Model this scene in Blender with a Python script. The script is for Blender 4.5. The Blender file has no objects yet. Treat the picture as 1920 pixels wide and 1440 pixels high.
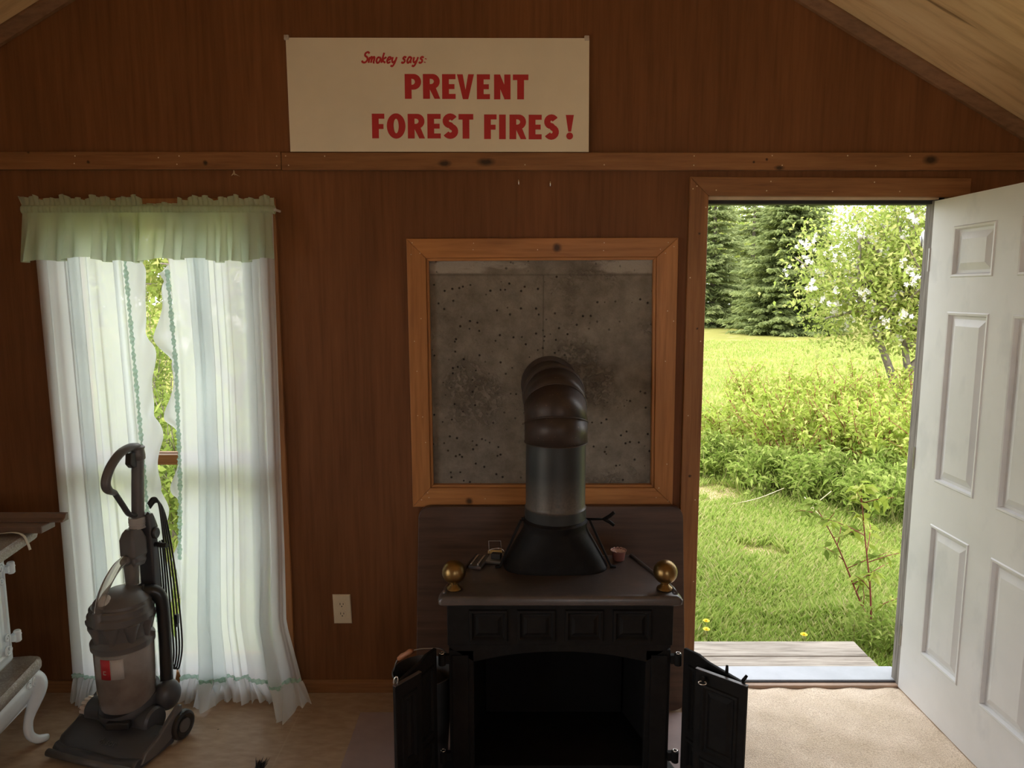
import bpy, math, random
import numpy as np
from mathutils import Vector, Matrix

random.seed(7)
RNG = np.random.default_rng(11)
SC = bpy.context.scene
COL = SC.collection
R = math.radians

# ------------------------------------------------------------------ camera
cam_d = bpy.data.cameras.new('camera')
cam_d.sensor_width = 36.0
cam_d.lens = 24.956
cam_d.clip_start = 0.05
cam_d.clip_end = 400
cam = bpy.data.objects.new('camera', cam_d)
cam.location = (0.0, -2.84, 1.70)
cam.rotation_euler = (R(82.5), 0, 0)
COL.objects.link(cam)
SC.camera = cam

# ------------------------------------------------------------------ exposure, sky, sun, window light
SC.view_settings.view_transform = 'Standard'
SC.view_settings.look = 'None'
SC.view_settings.gamma = 1.0
SC.view_settings.use_curve_mapping = False
SC.view_settings.exposure = 0.0
SKY_STRENGTH = 3.6
SUN_ENERGY = 3.0

world = bpy.data.worlds.new('sky')
SC.world = world
world.use_nodes = True
wn = world.node_tree
wn.nodes.clear()
w_out = wn.nodes.new('ShaderNodeOutputWorld')
w_bg = wn.nodes.new('ShaderNodeBackground')
w_ramp = wn.nodes.new('ShaderNodeValToRGB')
w_tc = wn.nodes.new('ShaderNodeTexCoord')
w_sep = wn.nodes.new('ShaderNodeSeparateXYZ')
w_noise = wn.nodes.new('ShaderNodeTexNoise')
w_mix = wn.nodes.new('ShaderNodeMixRGB')
wn.links.new(w_tc.outputs['Generated'], w_sep.inputs[0])
wn.links.new(w_sep.outputs['Z'], w_ramp.inputs['Fac'])
w_ramp.color_ramp.elements[0].position = 0.0
w_ramp.color_ramp.elements[0].color = (0.97, 0.98, 1.0, 1)
w_ramp.color_ramp.elements[1].position = 0.7
w_ramp.color_ramp.elements[1].color = (0.84, 0.92, 1.0, 1)
w_noise.inputs['Scale'].default_value = 3.0
w_noise.inputs['Detail'].default_value = 5.0
wn.links.new(w_tc.outputs['Generated'], w_noise.inputs['Vector'])
w_mix.inputs['Color2'].default_value = (1.0, 1.0, 1.0, 1)
wn.links.new(w_noise.outputs['Fac'], w_mix.inputs['Fac'])
wn.links.new(w_ramp.outputs['Color'], w_mix.inputs['Color1'])
wn.links.new(w_mix.outputs['Color'], w_bg.inputs['Color'])
w_bg.inputs['Strength'].default_value = SKY_STRENGTH
wn.links.new(w_bg.outputs[0], w_out.inputs[0])

sun_d = bpy.data.lights.new('sun', 'SUN')
sun_d.energy = SUN_ENERGY
sun_d.angle = R(24)
sun_d.color = (1.0, 0.95, 0.84)
sun = bpy.data.objects.new('sun', sun_d)
COL.objects.link(sun)
sun.rotation_euler = Vector((0.50, 0.42, -0.92)).to_track_quat('-Z', 'Y').to_euler()


def portal(name, loc, direction, sx, sy):
    """A light portal filling a modelled opening: it only guides the sampling of the sky through it."""
    d = bpy.data.lights.new(name, 'AREA')
    d.shape = 'RECTANGLE'
    d.size, d.size_y = sx, sy
    d.cycles.is_portal = True
    o = bpy.data.objects.new(name, d)
    o.location = loc
    o.rotation_euler = Vector(direction).to_track_quat('-Z', 'Z').to_euler()
    COL.objects.link(o)
    return o


portal('door_portal', (1.215, 0.13, 1.03), (0, -1, 0), 0.9, 2.05)
portal('window_portal', (-1.385, 0.13, 1.05), (0, -1, 0), 0.82, 1.9)
ADDED_REAR_WINDOWS = [(0.35, 1.55, 0.80, 2.05)]     # x0 x1 z0 z1 of a window added behind the camera for fill light
ADDED_RIGHT_WINDOWS = [(-4.80, -3.30, 0.75, 2.05)]    # y0 y1 z0 z1 of a window added out of view to light the range
for (y0, y1, z0, z1) in ADDED_RIGHT_WINDOWS:
    portal('added_right_portal', (2.28, (y0 + y1) / 2, (z0 + z1) / 2), (-1, 0, 0), y1 - y0, z1 - z0)
ADDED_LEFT_WINDOWS = [(-4.85, -3.45, 0.10, 2.05), (-3.20, -1.80, 0.10, 2.05)]    # y0 y1 z0 z1 of windows added out of view to brighten the ceiling
for (y0, y1, z0, z1) in ADDED_LEFT_WINDOWS:
    portal('added_side_portal', (-2.86, (y0 + y1) / 2, (z0 + z1) / 2), (1, 0, 0), y1 - y0, z1 - z0)
for (x0, x1, z0, z1) in ADDED_REAR_WINDOWS:
    portal('added_rear_portal', ((x0 + x1) / 2, -5.33, (z0 + z1) / 2), (0, 1, 0), x1 - x0, z1 - z0)

# ------------------------------------------------------------------ mesh helper
OFF = {}


class MB:
    def __init__(self):
        self.v, self.f = [], []

    def add(self, vs, fs):
        n = len(self.v)
        self.v.extend([tuple(map(float, p)) for p in vs])
        self.f.extend([tuple(i + n for i in f) for f in fs])
        return self

    def box(self, x0, x1, y0, y1, z0, z1):
        vs = [(x0, y0, z0), (x1, y0, z0), (x1, y1, z0), (x0, y1, z0), (x0, y0, z1), (x1, y0, z1), (x1, y1, z1), (x0, y1, z1)]
        return self.add(vs, [(3, 2, 1, 0), (4, 5, 6, 7), (0, 1, 5, 4), (1, 2, 6, 5), (2, 3, 7, 6), (3, 0, 4, 7)])

    def obox(self, c, size, rot):
        sx, sy, sz = [s / 2 for s in size]
        m = rot if isinstance(rot, Matrix) else Matrix.Rotation(rot, 3, 'Z')
        c = Vector(c)
        vs = [c + m @ Vector(p) for p in [(-sx, -sy, -sz), (sx, -sy, -sz), (sx, sy, -sz), (-sx, sy, -sz), (-sx, -sy, sz), (sx, -sy, sz), (sx, sy, sz), (-sx, sy, sz)]]
        return self.add(vs, [(3, 2, 1, 0), (4, 5, 6, 7), (0, 1, 5, 4), (1, 2, 6, 5), (2, 3, 7, 6), (3, 0, 4, 7)])

    def prism(self, pts, ext):
        """polygon of 3-D points swept by the vector ext"""
        pts = [Vector(p) for p in pts]
        e = Vector(ext)
        n = len(pts)
        nrm = Vector((0, 0, 0))
        for i in range(n):
            nrm += pts[i].cross(pts[(i + 1) % n])
        if nrm.dot(e) > 0:
            pts = pts[::-1]
        vs = pts + [p + e for p in pts]
        fs = [tuple(range(n)), tuple(range(2 * n - 1, n - 1, -1))]
        for i in range(n):
            j = (i + 1) % n
            fs.append((j, i, i + n, j + n))
        return self.add(vs, fs)

    def tube(self, path, r, n=12, caps=True, closed=False, sx=1.0):
        path = [Vector(p) for p in path]
        m = len(path)
        rs = r if isinstance(r, (list, tuple)) else [r] * m
        vs, fs = [], []
        up = None
        for i, p in enumerate(path):
            if closed:
                t = path[(i + 1) % m] - path[i - 1]
            else:
                t = path[min(i + 1, m - 1)] - path[max(i - 1, 0)]
            t.normalize()
            if up is None:
                up = Vector((0, 0, 1)) if abs(t.z) < 0.9 else Vector((0, 1, 0))
            up = (up - t * up.dot(t)).normalized()
            side = t.cross(up)
            for k in range(n):
                a = 2 * math.pi * k / n
                vs.append(p + side * (math.cos(a) * rs[i] * sx) + up * (math.sin(a) * rs[i]))
        last = m if closed else m - 1
        for i in range(last):
            for k in range(n):
                a, b = i * n + k, i * n + (k + 1) % n
                c, d = ((i + 1) % m) * n + (k + 1) % n, ((i + 1) % m) * n + k
                fs.append((a, b, c, d))
        if caps and not closed:
            fs.append(tuple(range(n - 1, -1, -1)))
            fs.append(tuple(range((m - 1) * n, m * n)))
        return self.add(vs, fs)

    def lathe(self, prof, c=(0, 0, 0), n=32, rot=None, sx=1.0, sy=1.0):
        c = Vector(c)
        vs, fs = [], []
        for (r, z) in prof:
            for k in range(n):
                a = 2 * math.pi * k / n
                p = Vector((r * math.cos(a) * sx, r * math.sin(a) * sy, z))
                vs.append(c + (rot @ p if rot else p))
        m = len(prof)
        for i in range(m - 1):
            for k in range(n):
                fs.append((i * n + k, i * n + (k + 1) % n, (i + 1) * n + (k + 1) % n, (i + 1) * n + k))
        fs.append(tuple(range(n - 1, -1, -1)))
        fs.append(tuple(range((m - 1) * n, m * n)))
        return self.add(vs, fs)

    def sphere(self, c, r, n=24, sx=1, sy=1, sz=1):
        prof = [(max(1e-4, r * math.sin(math.pi * i / n)) , -r * math.cos(math.pi * i / n) * sz) for i in range(n + 1)]
        return self.lathe(prof, c, n, None, sx, sy)

    def grid(self, fn, nu, nv, wrap=False):
        vs = [fn(i / nu, j / nv) for j in range(nv + 1) for i in range(nu + 1)]
        w = nu + 1
        fs = [(j * w + i, j * w + i + 1, (j + 1) * w + i + 1, (j + 1) * w + i) for j in range(nv) for i in range(nu)]
        return self.add(vs, fs)

    def build(self, name, mat, parent=None, smooth=False, bevel=0, solid=0, local=False, origin='auto', sub=0, angle=35, segs=2):
        me = bpy.data.meshes.new(name)
        vs = np.array(self.v, dtype=float)
        off = np.zeros(3)
        if parent is not None:
            if not local:
                off = np.array(OFF[parent.name])
        elif origin == 'auto':
            lo, hi = vs.min(0), vs.max(0)
            off = np.array([(lo[0] + hi[0]) / 2, (lo[1] + hi[1]) / 2, lo[2]])
        me.from_pydata((vs - off).tolist(), [], self.f)
        me.update()
        o = bpy.data.objects.new(name, me)
        COL.objects.link(o)
        if parent is not None:
            o.parent = parent
            OFF[o.name] = OFF[parent.name]
        else:
            o.location = off
            OFF[o.name] = tuple(off)
        for m in (mat if isinstance(mat, (list, tuple)) else [mat]):
            me.materials.append(m)
        if smooth:
            for p in me.polygons:
                p.use_smooth = True
            if smooth == 'auto':
                try:
                    me.set_sharp_from_angle(angle=R(angle))
                except Exception:
                    pass
        if solid:
            md = o.modifiers.new('thickness', 'SOLIDIFY')
            md.thickness = solid
            md.offset = 0
        if bevel:
            md = o.modifiers.new('edge', 'BEVEL')
            md.width = bevel
            md.segments = segs
            md.limit_method = 'ANGLE'
            md.angle_limit = R(40)
        if sub:
            md = o.modifiers.new('sub', 'SUBSURF')
            md.levels = md.render_levels = sub
        return o


def tag(o, label=None, cat=None, group=None, kind=None):
    if label: o['label'] = label
    if cat: o['category'] = cat
    if group: o['group'] = group
    if kind: o['kind'] = kind
    return o


def thing(name, loc, label, cat, group=None, rz=0.0, kind=None):
    o = bpy.data.objects.new(name, None)
    o.empty_display_size = 0.05
    COL.objects.link(o)
    o.location = loc
    o.rotation_euler = (0, 0, rz)
    OFF[o.name] = tuple(loc)
    return tag(o, label, cat, group, kind)


def smoothpath(pts, n=8):
    """Catmull-Rom through the points"""
    P = [Vector(p) for p in pts]
    P = [P[0] * 2 - P[1]] + P + [P[-1] * 2 - P[-2]]
    out = []
    for i in range(1, len(P) - 2):
        for k in range(n):
            t = k / n
            a, b, c, d = P[i - 1], P[i], P[i + 1], P[i + 2]
            out.append(0.5 * ((2 * b) + (c - a) * t + (2 * a - 5 * b + 4 * c - d) * t * t + (3 * b - a - 3 * c + d) * t ** 3))
    out.append(P[-2])
    return out


def lerp_table(tab, x):
    for (x0, y0), (x1, y1) in zip(tab, tab[1:]):
        if x <= x1:
            return y0 + (y1 - y0) * (x - x0) / (x1 - x0) if x1 > x0 else y1
    return tab[-1][1]


# ------------------------------------------------------------------ materials
class NT:
    def __init__(self, name):
        self.m = bpy.data.materials.new(name)
        self.m.use_nodes = True
        self.t = self.m.node_tree
        self.b = self.t.nodes['Principled BSDF']
        self.out = self.t.nodes['Material Output']
        self.tc = None

    def n(self, typ, **kw):
        nd = self.t.nodes.new(typ)
        for k, v in kw.items():
            if k in nd.inputs:
                nd.inputs[k].default_value = v
            else:
                setattr(nd, k, v)
        return nd

    def l(self, a, b):
        self.t.links.new(a, b)

    def coord(self, scale=(1, 1, 1), rot=(0, 0, 0), loc=(0, 0, 0)):
        if self.tc is None:
            self.tc = self.n('ShaderNodeTexCoord')
        mp = self.n('ShaderNodeMapping')
        mp.inputs['Scale'].default_value = scale
        mp.inputs['Rotation'].default_value = rot
        mp.inputs['Location'].default_value = loc
        self.l(self.tc.outputs['Object'], mp.inputs['Vector'])
        return mp.outputs[0]

    def noise(self, scale, vec=None, detail=4, rough=0.55, dist=0.0):
        nd = self.n('ShaderNodeTexNoise')
        nd.inputs['Scale'].default_value = scale
        nd.inputs['Detail'].default_value = detail
        nd.inputs['Roughness'].default_value = rough
        nd.inputs['Distortion'].default_value = dist
        self.l(vec if vec is not None else self.coord(), nd.inputs['Vector'])
        return nd.outputs['Fac']

    def ramp(self, fac, stops):
        nd = self.n('ShaderNodeValToRGB')
        cr = nd.color_ramp
        while len(cr.elements) < len(stops):
            cr.elements.new(0.5)
        for e, (p, c) in zip(cr.elements, stops):
            e.position = p
            e.color = (c[0], c[1], c[2], 1) if not isinstance(c, (int, float)) else (c, c, c, 1)
        self.l(fac, nd.inputs['Fac'])
        return nd.outputs['Color']

    def mix(self, fac, a, b, mode='MIX'):
        nd = self.n('ShaderNodeMixRGB')
        nd.blend_type = mode
        for k, s in (('Fac', fac), ('Color1', a), ('Color2', b)):
            if isinstance(s, (int, float)):
                nd.inputs[k].default_value = s if k == 'Fac' else (s, s, s, 1)
            elif isinstance(s, tuple):
                nd.inputs[k].default_value = (s[0], s[1], s[2], 1)
            else:
                self.l(s, nd.inputs[k])
        return nd.outputs[0]

    def math(self, op, a, b=0.0):
        nd = self.n('ShaderNodeMath')
        nd.operation = op
        for i, s in enumerate((a, b)):
            if isinstance(s, (int, float)):
                nd.inputs[i].default_value = s
            else:
                self.l(s, nd.inputs[i])
        return nd.outputs[0]

    def bump(self, h, strength=0.3, dist=0.01):
        nd = self.n('ShaderNodeBump')
        nd.inputs['Strength'].default_value = strength
        nd.inputs['Distance'].default_value = dist
        self.l(h, nd.inputs['Height'])
        self.l(nd.outputs[0], self.b.inputs['Normal'])

    def color(self, c):
        if isinstance(c, tuple):
            self.b.inputs['Base Color'].default_value = (c[0], c[1], c[2], 1)
        else:
            self.l(c, self.b.inputs['Base Color'])
        return self

    def set(self, rough=0.6, metal=0.0, spec=0.5):
        self.b.inputs['Roughness'].default_value = rough
        self.b.inputs['Metallic'].default_value = metal
        self.b.inputs['Specular IOR Level'].default_value = spec
        return self

    def spots(self, pts, axes='xz', r=0.02, warp=0.0):
        """mask (1 inside) of round spots at given object-space points, for knots and stains"""
        vec = self.coord()
        if warp:
            nv = self.n('ShaderNodeTexNoise')
            nv.inputs['Scale'].default_value = 60
            self.l(vec, nv.inputs['Vector'])
            ad = self.n('ShaderNodeVectorMath', operation='MULTIPLY_ADD')
            self.l(nv.outputs['Color'], ad.inputs[0])
            ad.inputs[1].default_value = (warp, warp, warp)
            self.l(vec, ad.inputs[2])
            vec = ad.outputs[0]
        sp = self.n('ShaderNodeSeparateXYZ')
        self.l(vec, sp.inputs[0])
        tot = None
        for p in pts:
            rr = p[2] if len(p) > 2 else r
            asp = p[3] if len(p) > 3 else 1.0
            dx = self.math('SUBTRACT', sp.outputs[axes[0].upper()], p[0] + warp / 2)
            dz = self.math('SUBTRACT', sp.outputs[axes[1].upper()], p[1] + warp / 2)
            dx = self.math('DIVIDE', dx, asp)
            d = self.math('SQRT', self.math('ADD', self.math('MULTIPLY', dx, dx), self.math('MULTIPLY', dz, dz)))
            mk = self.n('ShaderNodeMapRange')
            mk.inputs['From Min'].default_value = rr
            mk.inputs['From Max'].default_value = rr * 0.35
            self.l(d, mk.inputs['Value'])
            tot = mk.outputs[0] if tot is None else self.math('MAXIMUM', tot, mk.outputs[0])
        return tot


def plain(name, c, rough=0.5, metal=0.0, spec=0.5, var=0.12, scale=14, bump=0.0, bscale=120):
    t = NT(name)
    n = t.noise(scale, detail=5)
    k = lambda s: tuple(min(1, x * s) for x in c)
    t.color(t.ramp(n, [(0.3, k(1 - var)), (0.7, k(1 + var))])).set(rough, metal, spec)
    if bump:
        t.bump(t.noise(bscale, detail=3), bump, 0.002)
    return t.m


def wood(name, dark, mid, light, grain='z', rough=0.5, knots=None, axes='xz', fine=60, bump=0.08, coarse=2.2, rot=(0, 0, 0), spec=0.35):
    t = NT(name)
    sc = {'x': (0.06, 1, 1), 'y': (1, 0.06, 1), 'z': (1, 1, 0.05)}[grain]
    n1 = t.noise(fine, t.coord(sc, rot), detail=6, rough=0.65)
    n2 = t.noise(coarse * 3, t.coord(tuple(min(1, s * 3) for s in sc), rot, (3.1, 1.7, 0.4)), detail=3, dist=0.6)
    c1 = t.ramp(n1, [(0.30, dark), (0.5, mid), (0.75, light)])
    c2 = t.ramp(n2, [(0.3, 0.55), (0.7, 1.25)])
    c = t.mix(0.55, c1, t.mix(1.0, c1, c2, 'MULTIPLY'))
    if knots:
        k = t.spots(knots, axes, warp=0.008)
        c = t.mix(k, c, tuple(x * 0.16 for x in mid))
    t.color(c).set(rough, 0, spec)
    if bump:
        t.bump(n1, bump, 0.002)
    return t.m


M = {}
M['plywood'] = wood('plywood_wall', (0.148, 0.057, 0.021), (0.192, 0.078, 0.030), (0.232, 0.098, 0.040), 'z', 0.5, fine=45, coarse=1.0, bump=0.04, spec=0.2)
t = NT('ceiling_plywood')
cv = t.coord((0.10, 1, 0.10), (0, R(-29.2), 0))
cn1 = t.noise(13, cv, detail=6, rough=0.65, dist=0.4)
cn2 = t.noise(7, t.coord((0.16, 1, 0.16), (0, R(-29.2), 0), (2, 5, 1)), detail=4, dist=0.8)
c = t.ramp(cn1, [(0.30, (0.58, 0.36, 0.17)), (0.5, (0.84, 0.60, 0.32)), (0.7, (0.92, 0.70, 0.40))])
c = t.mix(t.ramp(cn2, [(0.60, 0.0), (0.74, 0.75)]), c, (0.33, 0.19, 0.085))
cn3 = t.noise(2.2, t.coord((0.4, 1, 0.4), (0, R(-29.2), 0), (8, 1, 1)), detail=3)
c = t.mix(0.6, c, t.mix(1.0, c, t.ramp(cn3, [(0.35, 0.75), (0.65, 1.15)]), 'MULTIPLY'))
cn4 = t.noise(16, t.coord((0.08, 1.2, 0.08), (0, R(-29.2), 0), (5, 3, 9)), detail=3)
c = t.mix(t.ramp(cn4, [(0.67, 0.0), (0.73, 0.85)]), c, (0.20, 0.10, 0.04))
t.color(c).set(0.5, 0, 0.3)
M['ceiling'] = t.m
M['room'] = wood('side_wall_plywood', (0.36, 0.22, 0.12), (0.46, 0.29, 0.165), (0.54, 0.35, 0.21), 'z', 0.5)  # lighter than the gable plywood so these unseen walls bounce warm light
M['trim'] = wood('stained_pine_trim', (0.20, 0.085, 0.032), (0.27, 0.12, 0.045), (0.33, 0.155, 0.06), 'x', 0.45, fine=70)
M['trim_rail_left'] = wood('stained_pine_rail', (0.20, 0.085, 0.032), (0.27, 0.12, 0.045), (0.33, 0.155, 0.06), 'x', 0.45,
                           knots=[(-1.18, 2.187, 0.012), (-1.63, 2.19, 0.008), (-1.86, 2.228, 0.007)], fine=70)
M['trim_rail_right'] = wood('stained_pine_rail_right', (0.20, 0.085, 0.032), (0.27, 0.12, 0.045), (0.33, 0.155, 0.06), 'x', 0.45,
                            knots=[(1.61, 2.198, 0.022, 1.6), (0.98, 2.2, 0.006), (0.93, 2.19, 0.006), (1.03, 2.168, 0.012, 2.0), (-0.26, 2.185, 0.016, 2.0), (-0.1, 2.19, 0.018, 2.4)], fine=70)
M['trim_v'] = wood('stained_pine_upright', (0.24, 0.10, 0.036), (0.33, 0.145, 0.052), (0.40, 0.185, 0.07), 'z', 0.45, fine=70, knots=[(0.725, 0.95, 0.008), (0.735, 1.55, 0.006), (0.73, 1.92, 0.006)])
M['frame_h'] = wood('orange_pine_rail', (0.33, 0.135, 0.042), (0.44, 0.19, 0.06), (0.52, 0.24, 0.08), 'x', 0.4, fine=60,
                    knots=[(0.054, 1.046, 0.022), (-0.297, 0.025, 0.019)])
M['frame_v'] = wood('orange_pine_stile', (0.33, 0.135, 0.042), (0.44, 0.19, 0.06), (0.52, 0.24, 0.08), 'z', 0.4, fine=60)
M['rake'] = wood('rake_trim_wood', (0.17, 0.085, 0.04), (0.23, 0.12, 0.06), (0.28, 0.15, 0.075), 'x', 0.5)
M['board'] = wood('dark_board', (0.055, 0.03, 0.020), (0.085, 0.047, 0.032), (0.12, 0.068, 0.046), 'x', 0.42, fine=40, bump=0.15)
M['floor'] = None
t = NT('worn_floor')
n1 = t.noise(1.6, detail=6)
n2 = t.noise(45, t.coord((0.35, 1, 1), (0, 0, R(30))), detail=5)
c = t.ramp(n1, [(0.3, (0.37, 0.255, 0.165)), (0.7, (0.48, 0.35, 0.24))])
c = t.mix(0.35, c, t.ramp(n2, [(0.35, (0.30, 0.20, 0.125)), (0.65, (0.55, 0.42, 0.29))]))
vor = t.n('ShaderNodeTexVoronoi')
vor.inputs['Scale'].default_value = 9
t.l(t.coord(), vor.inputs['Vector'])
c = t.mix(t.ramp(vor.outputs['Distance'], [(0.02, 0.8), (0.05, 0.0)]), c, (0.06, 0.035, 0.02))
sp = t.n('ShaderNodeSeparateXYZ')
t.l(t.coord(), sp.inputs[0])
seam = t.math('ABSOLUTE', t.math('ADD', sp.outputs['X'], 0.862))
c = t.mix(t.ramp(seam, [(0.0, 0.6), (0.004, 0.0)]), c, (0.48, 0.36, 0.24))
t.color(c).set(0.5)
t.bump(n2, 0.1, 0.003)
M['floor'] = t.m

t = NT('beige_carpet')
n1 = t.noise(230, detail=3)
n2 = t.noise(5, detail=5)
c = t.ramp(n1, [(0.30, (0.58, 0.46, 0.345)), (0.55, (0.86, 0.73, 0.585)), (0.75, (0.93, 0.83, 0.70))])
c = t.mix(0.6, c, t.mix(1.0, c, t.ramp(n2, [(0.3, (0.72, 0.66, 0.56)), (0.65, (1.12, 1.1, 1.1))]), 'MULTIPLY'))
sp = t.n('ShaderNodeSeparateXYZ')
t.l(t.coord(), sp.inputs[0])
t.color(c).set(0.95, 0, 0.1)
t.bump(n1, 0.6, 0.008)
M['carpet'] = t.m

M['pad'] = plain('mauve_hearth_sheet', (0.34, 0.255, 0.245), 0.55, var=0.15, scale=6)
t = NT('cast_concrete')
nA = t.noise(2.6, detail=8, rough=0.62)
nB = t.noise(14, t.coord((1, 1, 1), loc=(5, 2, 1)), detail=8, rough=0.7)
nS = t.noise(5, t.coord((0.5, 1, 2.2), loc=(1, 7, 3)), detail=6)
c = t.ramp(nA, [(0.28, (0.145, 0.125, 0.10)), (0.5, (0.235, 0.21, 0.175)), (0.75, (0.33, 0.305, 0.265))])
c = t.mix(0.5, c, t.ramp(nB, [(0.3, (0.10, 0.085, 0.065)), (0.7, (0.36, 0.33, 0.285))]))
rough_ = t.math('MULTIPLY', t.ramp(t.noise(3.4, t.coord(loc=(2, 8, 6)), detail=4), [(0.50, 0.0), (0.60, 1.0)]), t.ramp(t.noise(55, detail=4), [(0.42, 0.0), (0.55, 1.0)]))
c = t.mix(t.math('MULTIPLY', rough_, 0.45), c, (0.085, 0.07, 0.054))
vor = t.n('ShaderNodeTexVoronoi')
vor.inputs['Scale'].default_value = 34
vor.inputs['Randomness'].default_value = 1.0
t.l(t.coord(), vor.inputs['Vector'])
hole = t.math('MULTIPLY', t.ramp(vor.outputs['Distance'], [(0.10, 1.0), (0.17, 0.0)]), t.ramp(t.noise(3.2, t.coord(loc=(9, 1, 4)), detail=3), [(0.42, 0.0), (0.52, 1.0)]))
c = t.mix(hole, c, (0.045, 0.036, 0.028))
sp = t.n('ShaderNodeSeparateXYZ')
t.l(t.coord(), sp.inputs[0])
topm = t.math('MULTIPLY', t.ramp(t.math('SUBTRACT', sp.outputs['Z'], 1.765), [(0.0, 0.0), (0.006, 1.0)]), t.ramp(nS, [(0.47, 0.0), (0.53, 1.0)]))
c = t.mix(t.math('MULTIPLY', topm, 0.75), c, (0.46, 0.43, 0.38))
hl = t.math('ABSOLUTE', t.math('SUBTRACT', sp.outputs['Z'], 1.762))
c = t.mix(t.ramp(hl, [(0.0, 0.6), (0.005, 0.0)]), c, (0.10, 0.085, 0.07))
vl = t.math('ADD', t.math('ABSOLUTE', t.math('SUBTRACT', sp.outputs['X'], 0.125)), t.math('MULTIPLY', t.math('GREATER_THAN', sp.outputs['Z'], 1.762), 1.0))
c = t.mix(t.ramp(vl, [(0.0, 0.65), (0.004, 0.0)]), c, (0.09, 0.075, 0.06))
t.color(c).set(0.9, 0, 0.2)
hgt = t.math('SUBTRACT', t.math('ADD', nB, t.math('MULTIPLY', nA, 0.5)), t.math('ADD', t.math('MULTIPLY', hole, 0.7), t.math('MULTIPLY', rough_, 0.5)))
t.bump(hgt, 0.85, 0.014)
M['concrete'] = t.m

M['iron'] = plain('black_cast_iron', (0.008, 0.007, 0.0065), 0.6, 0.0, 0.16, var=0.3, scale=40, bump=0.25, bscale=260)
t = NT('rusty_iron_top')
n1 = t.noise(9, detail=8, rough=0.7)
n2 = t.noise(60, detail=4)
c = t.ramp(n1, [(0.3, (0.040, 0.033, 0.031)), (0.55, (0.062, 0.050, 0.046)), (0.8, (0.10, 0.072, 0.062))])
c = t.mix(t.ramp(n2, [(0.62, 0.0), (0.72, 0.6)]), c, (0.13, 0.075, 0.055))
t.color(c).set(0.36, 0.1, 0.7)
t.bump(n2, 0.15, 0.002)
M['iron_top'] = t.m
M['chrome'] = plain('bright_worn_steel', (0.75, 0.74, 0.72), 0.25, 1.0)
t = NT('stovepipe_steel')
n1 = t.noise(7, detail=6)
n2 = t.noise(120, detail=3)
sp = t.n('ShaderNodeSeparateXYZ')
t.l(t.coord(), sp.inputs[0])
c = t.ramp(n1, [(0.35, (0.024, 0.028, 0.029)), (0.65, (0.036, 0.040, 0.041))])
band = t.math('MULTIPLY', t.ramp(sp.outputs['Z'], [(0.04, 0.0), (0.052, 1.0), (0.085, 0.8), (0.17, 0.0)]), t.ramp(n2, [(0.3, 0.5), (0.7, 1.0)]))
c = t.mix(t.math('MULTIPLY', band, 0.55), c, (0.19, 0.155, 0.125))
t.color(c).set(0.42, 0.2, 0.4)
M['pipe'] = t.m
t = NT('browned_elbow_steel')
n1 = t.noise(12, detail=7)
n2 = t.noise(90, detail=3)
c = t.ramp(n1, [(0.3, (0.030, 0.021, 0.018)), (0.6, (0.050, 0.034, 0.027)), (0.8, (0.085, 0.060, 0.046))])
c = t.mix(t.ramp(n2, [(0.66, 0.0), (0.73, 0.7)]), c, (0.20, 0.15, 0.12))
t.color(c).set(0.45, 0.2, 0.4)
M['elbow'] = t.m
M['cuff'] = plain('dull_brown_cuff', (0.065, 0.048, 0.040), 0.5, 0.2, var=0.25, scale=40)
M['brass'] = plain('tarnished_brass', (0.24, 0.155, 0.062), 0.33, 1.0, var=0.22, scale=18)
M['fire_dark'] = plain('soot', (0.008, 0.007, 0.007), 0.95, 0, 0.1)

M['sign'] = plain('cream_painted_board', (0.80, 0.73, 0.58), 0.55, var=0.05, scale=4)
M['sign_red'] = plain('red_sign_ink', (0.50, 0.022, 0.028), 0.5, var=0.05)
M['clip'] = plain('cloudy_plastic_clip', (0.55, 0.48, 0.42), 0.3)
M['outlet'] = plain('almond_plastic', (0.72, 0.63, 0.46), 0.4, var=0.04)
M['dark'] = plain('dark_slot', (0.02, 0.017, 0.014), 0.7)

t = NT('white_door_paint')
n1 = t.noise(2.3, detail=5)
n2 = t.noise(7, t.coord((1, 1.0, 0.6), loc=(3, 3, 3)), detail=4)
c = t.ramp(n1, [(0.3, (0.64, 0.65, 0.655)), (0.6, (0.73, 0.735, 0.745))])
c = t.mix(t.math('MULTIPLY', t.ramp(n2, [(0.56, 0.0), (0.68, 1.0)]), 0.35), c, (0.50, 0.52, 0.55))
t.color(c).set(0.42, 0, 0.5)
M['door'] = t.m
M['door_edge'] = plain('door_edge_wood', (0.34, 0.25, 0.18), 0.7)
M['weathered'] = wood('weathered_grey_post', (0.10, 0.09, 0.08), (0.22, 0.20, 0.18), (0.36, 0.335, 0.31), 'z', 0.85, fine=110, bump=0.35)
M['deck'] = wood('weathered_deck', (0.20, 0.17, 0.14), (0.40, 0.345, 0.29), (0.56, 0.50, 0.43), 'x', 0.85, fine=80, bump=0.35)
M['alu'] = plain('aluminium_sill', (0.40, 0.41, 0.44), 0.5, 0.4, var=0.06)
M['sill_wood'] = plain('sill_wood_strip', (0.40, 0.27, 0.19), 0.6)
M['rubber'] = plain('black_weatherstrip', (0.02, 0.02, 0.022), 0.7)
M['siding'] = plain('grey_exterior_siding', (0.32, 0.29, 0.25), 0.85, scale=8, var=0.2)
M['jamb_in'] = plain('pale_jamb_wood', (0.62, 0.47, 0.31), 0.6)


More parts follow.
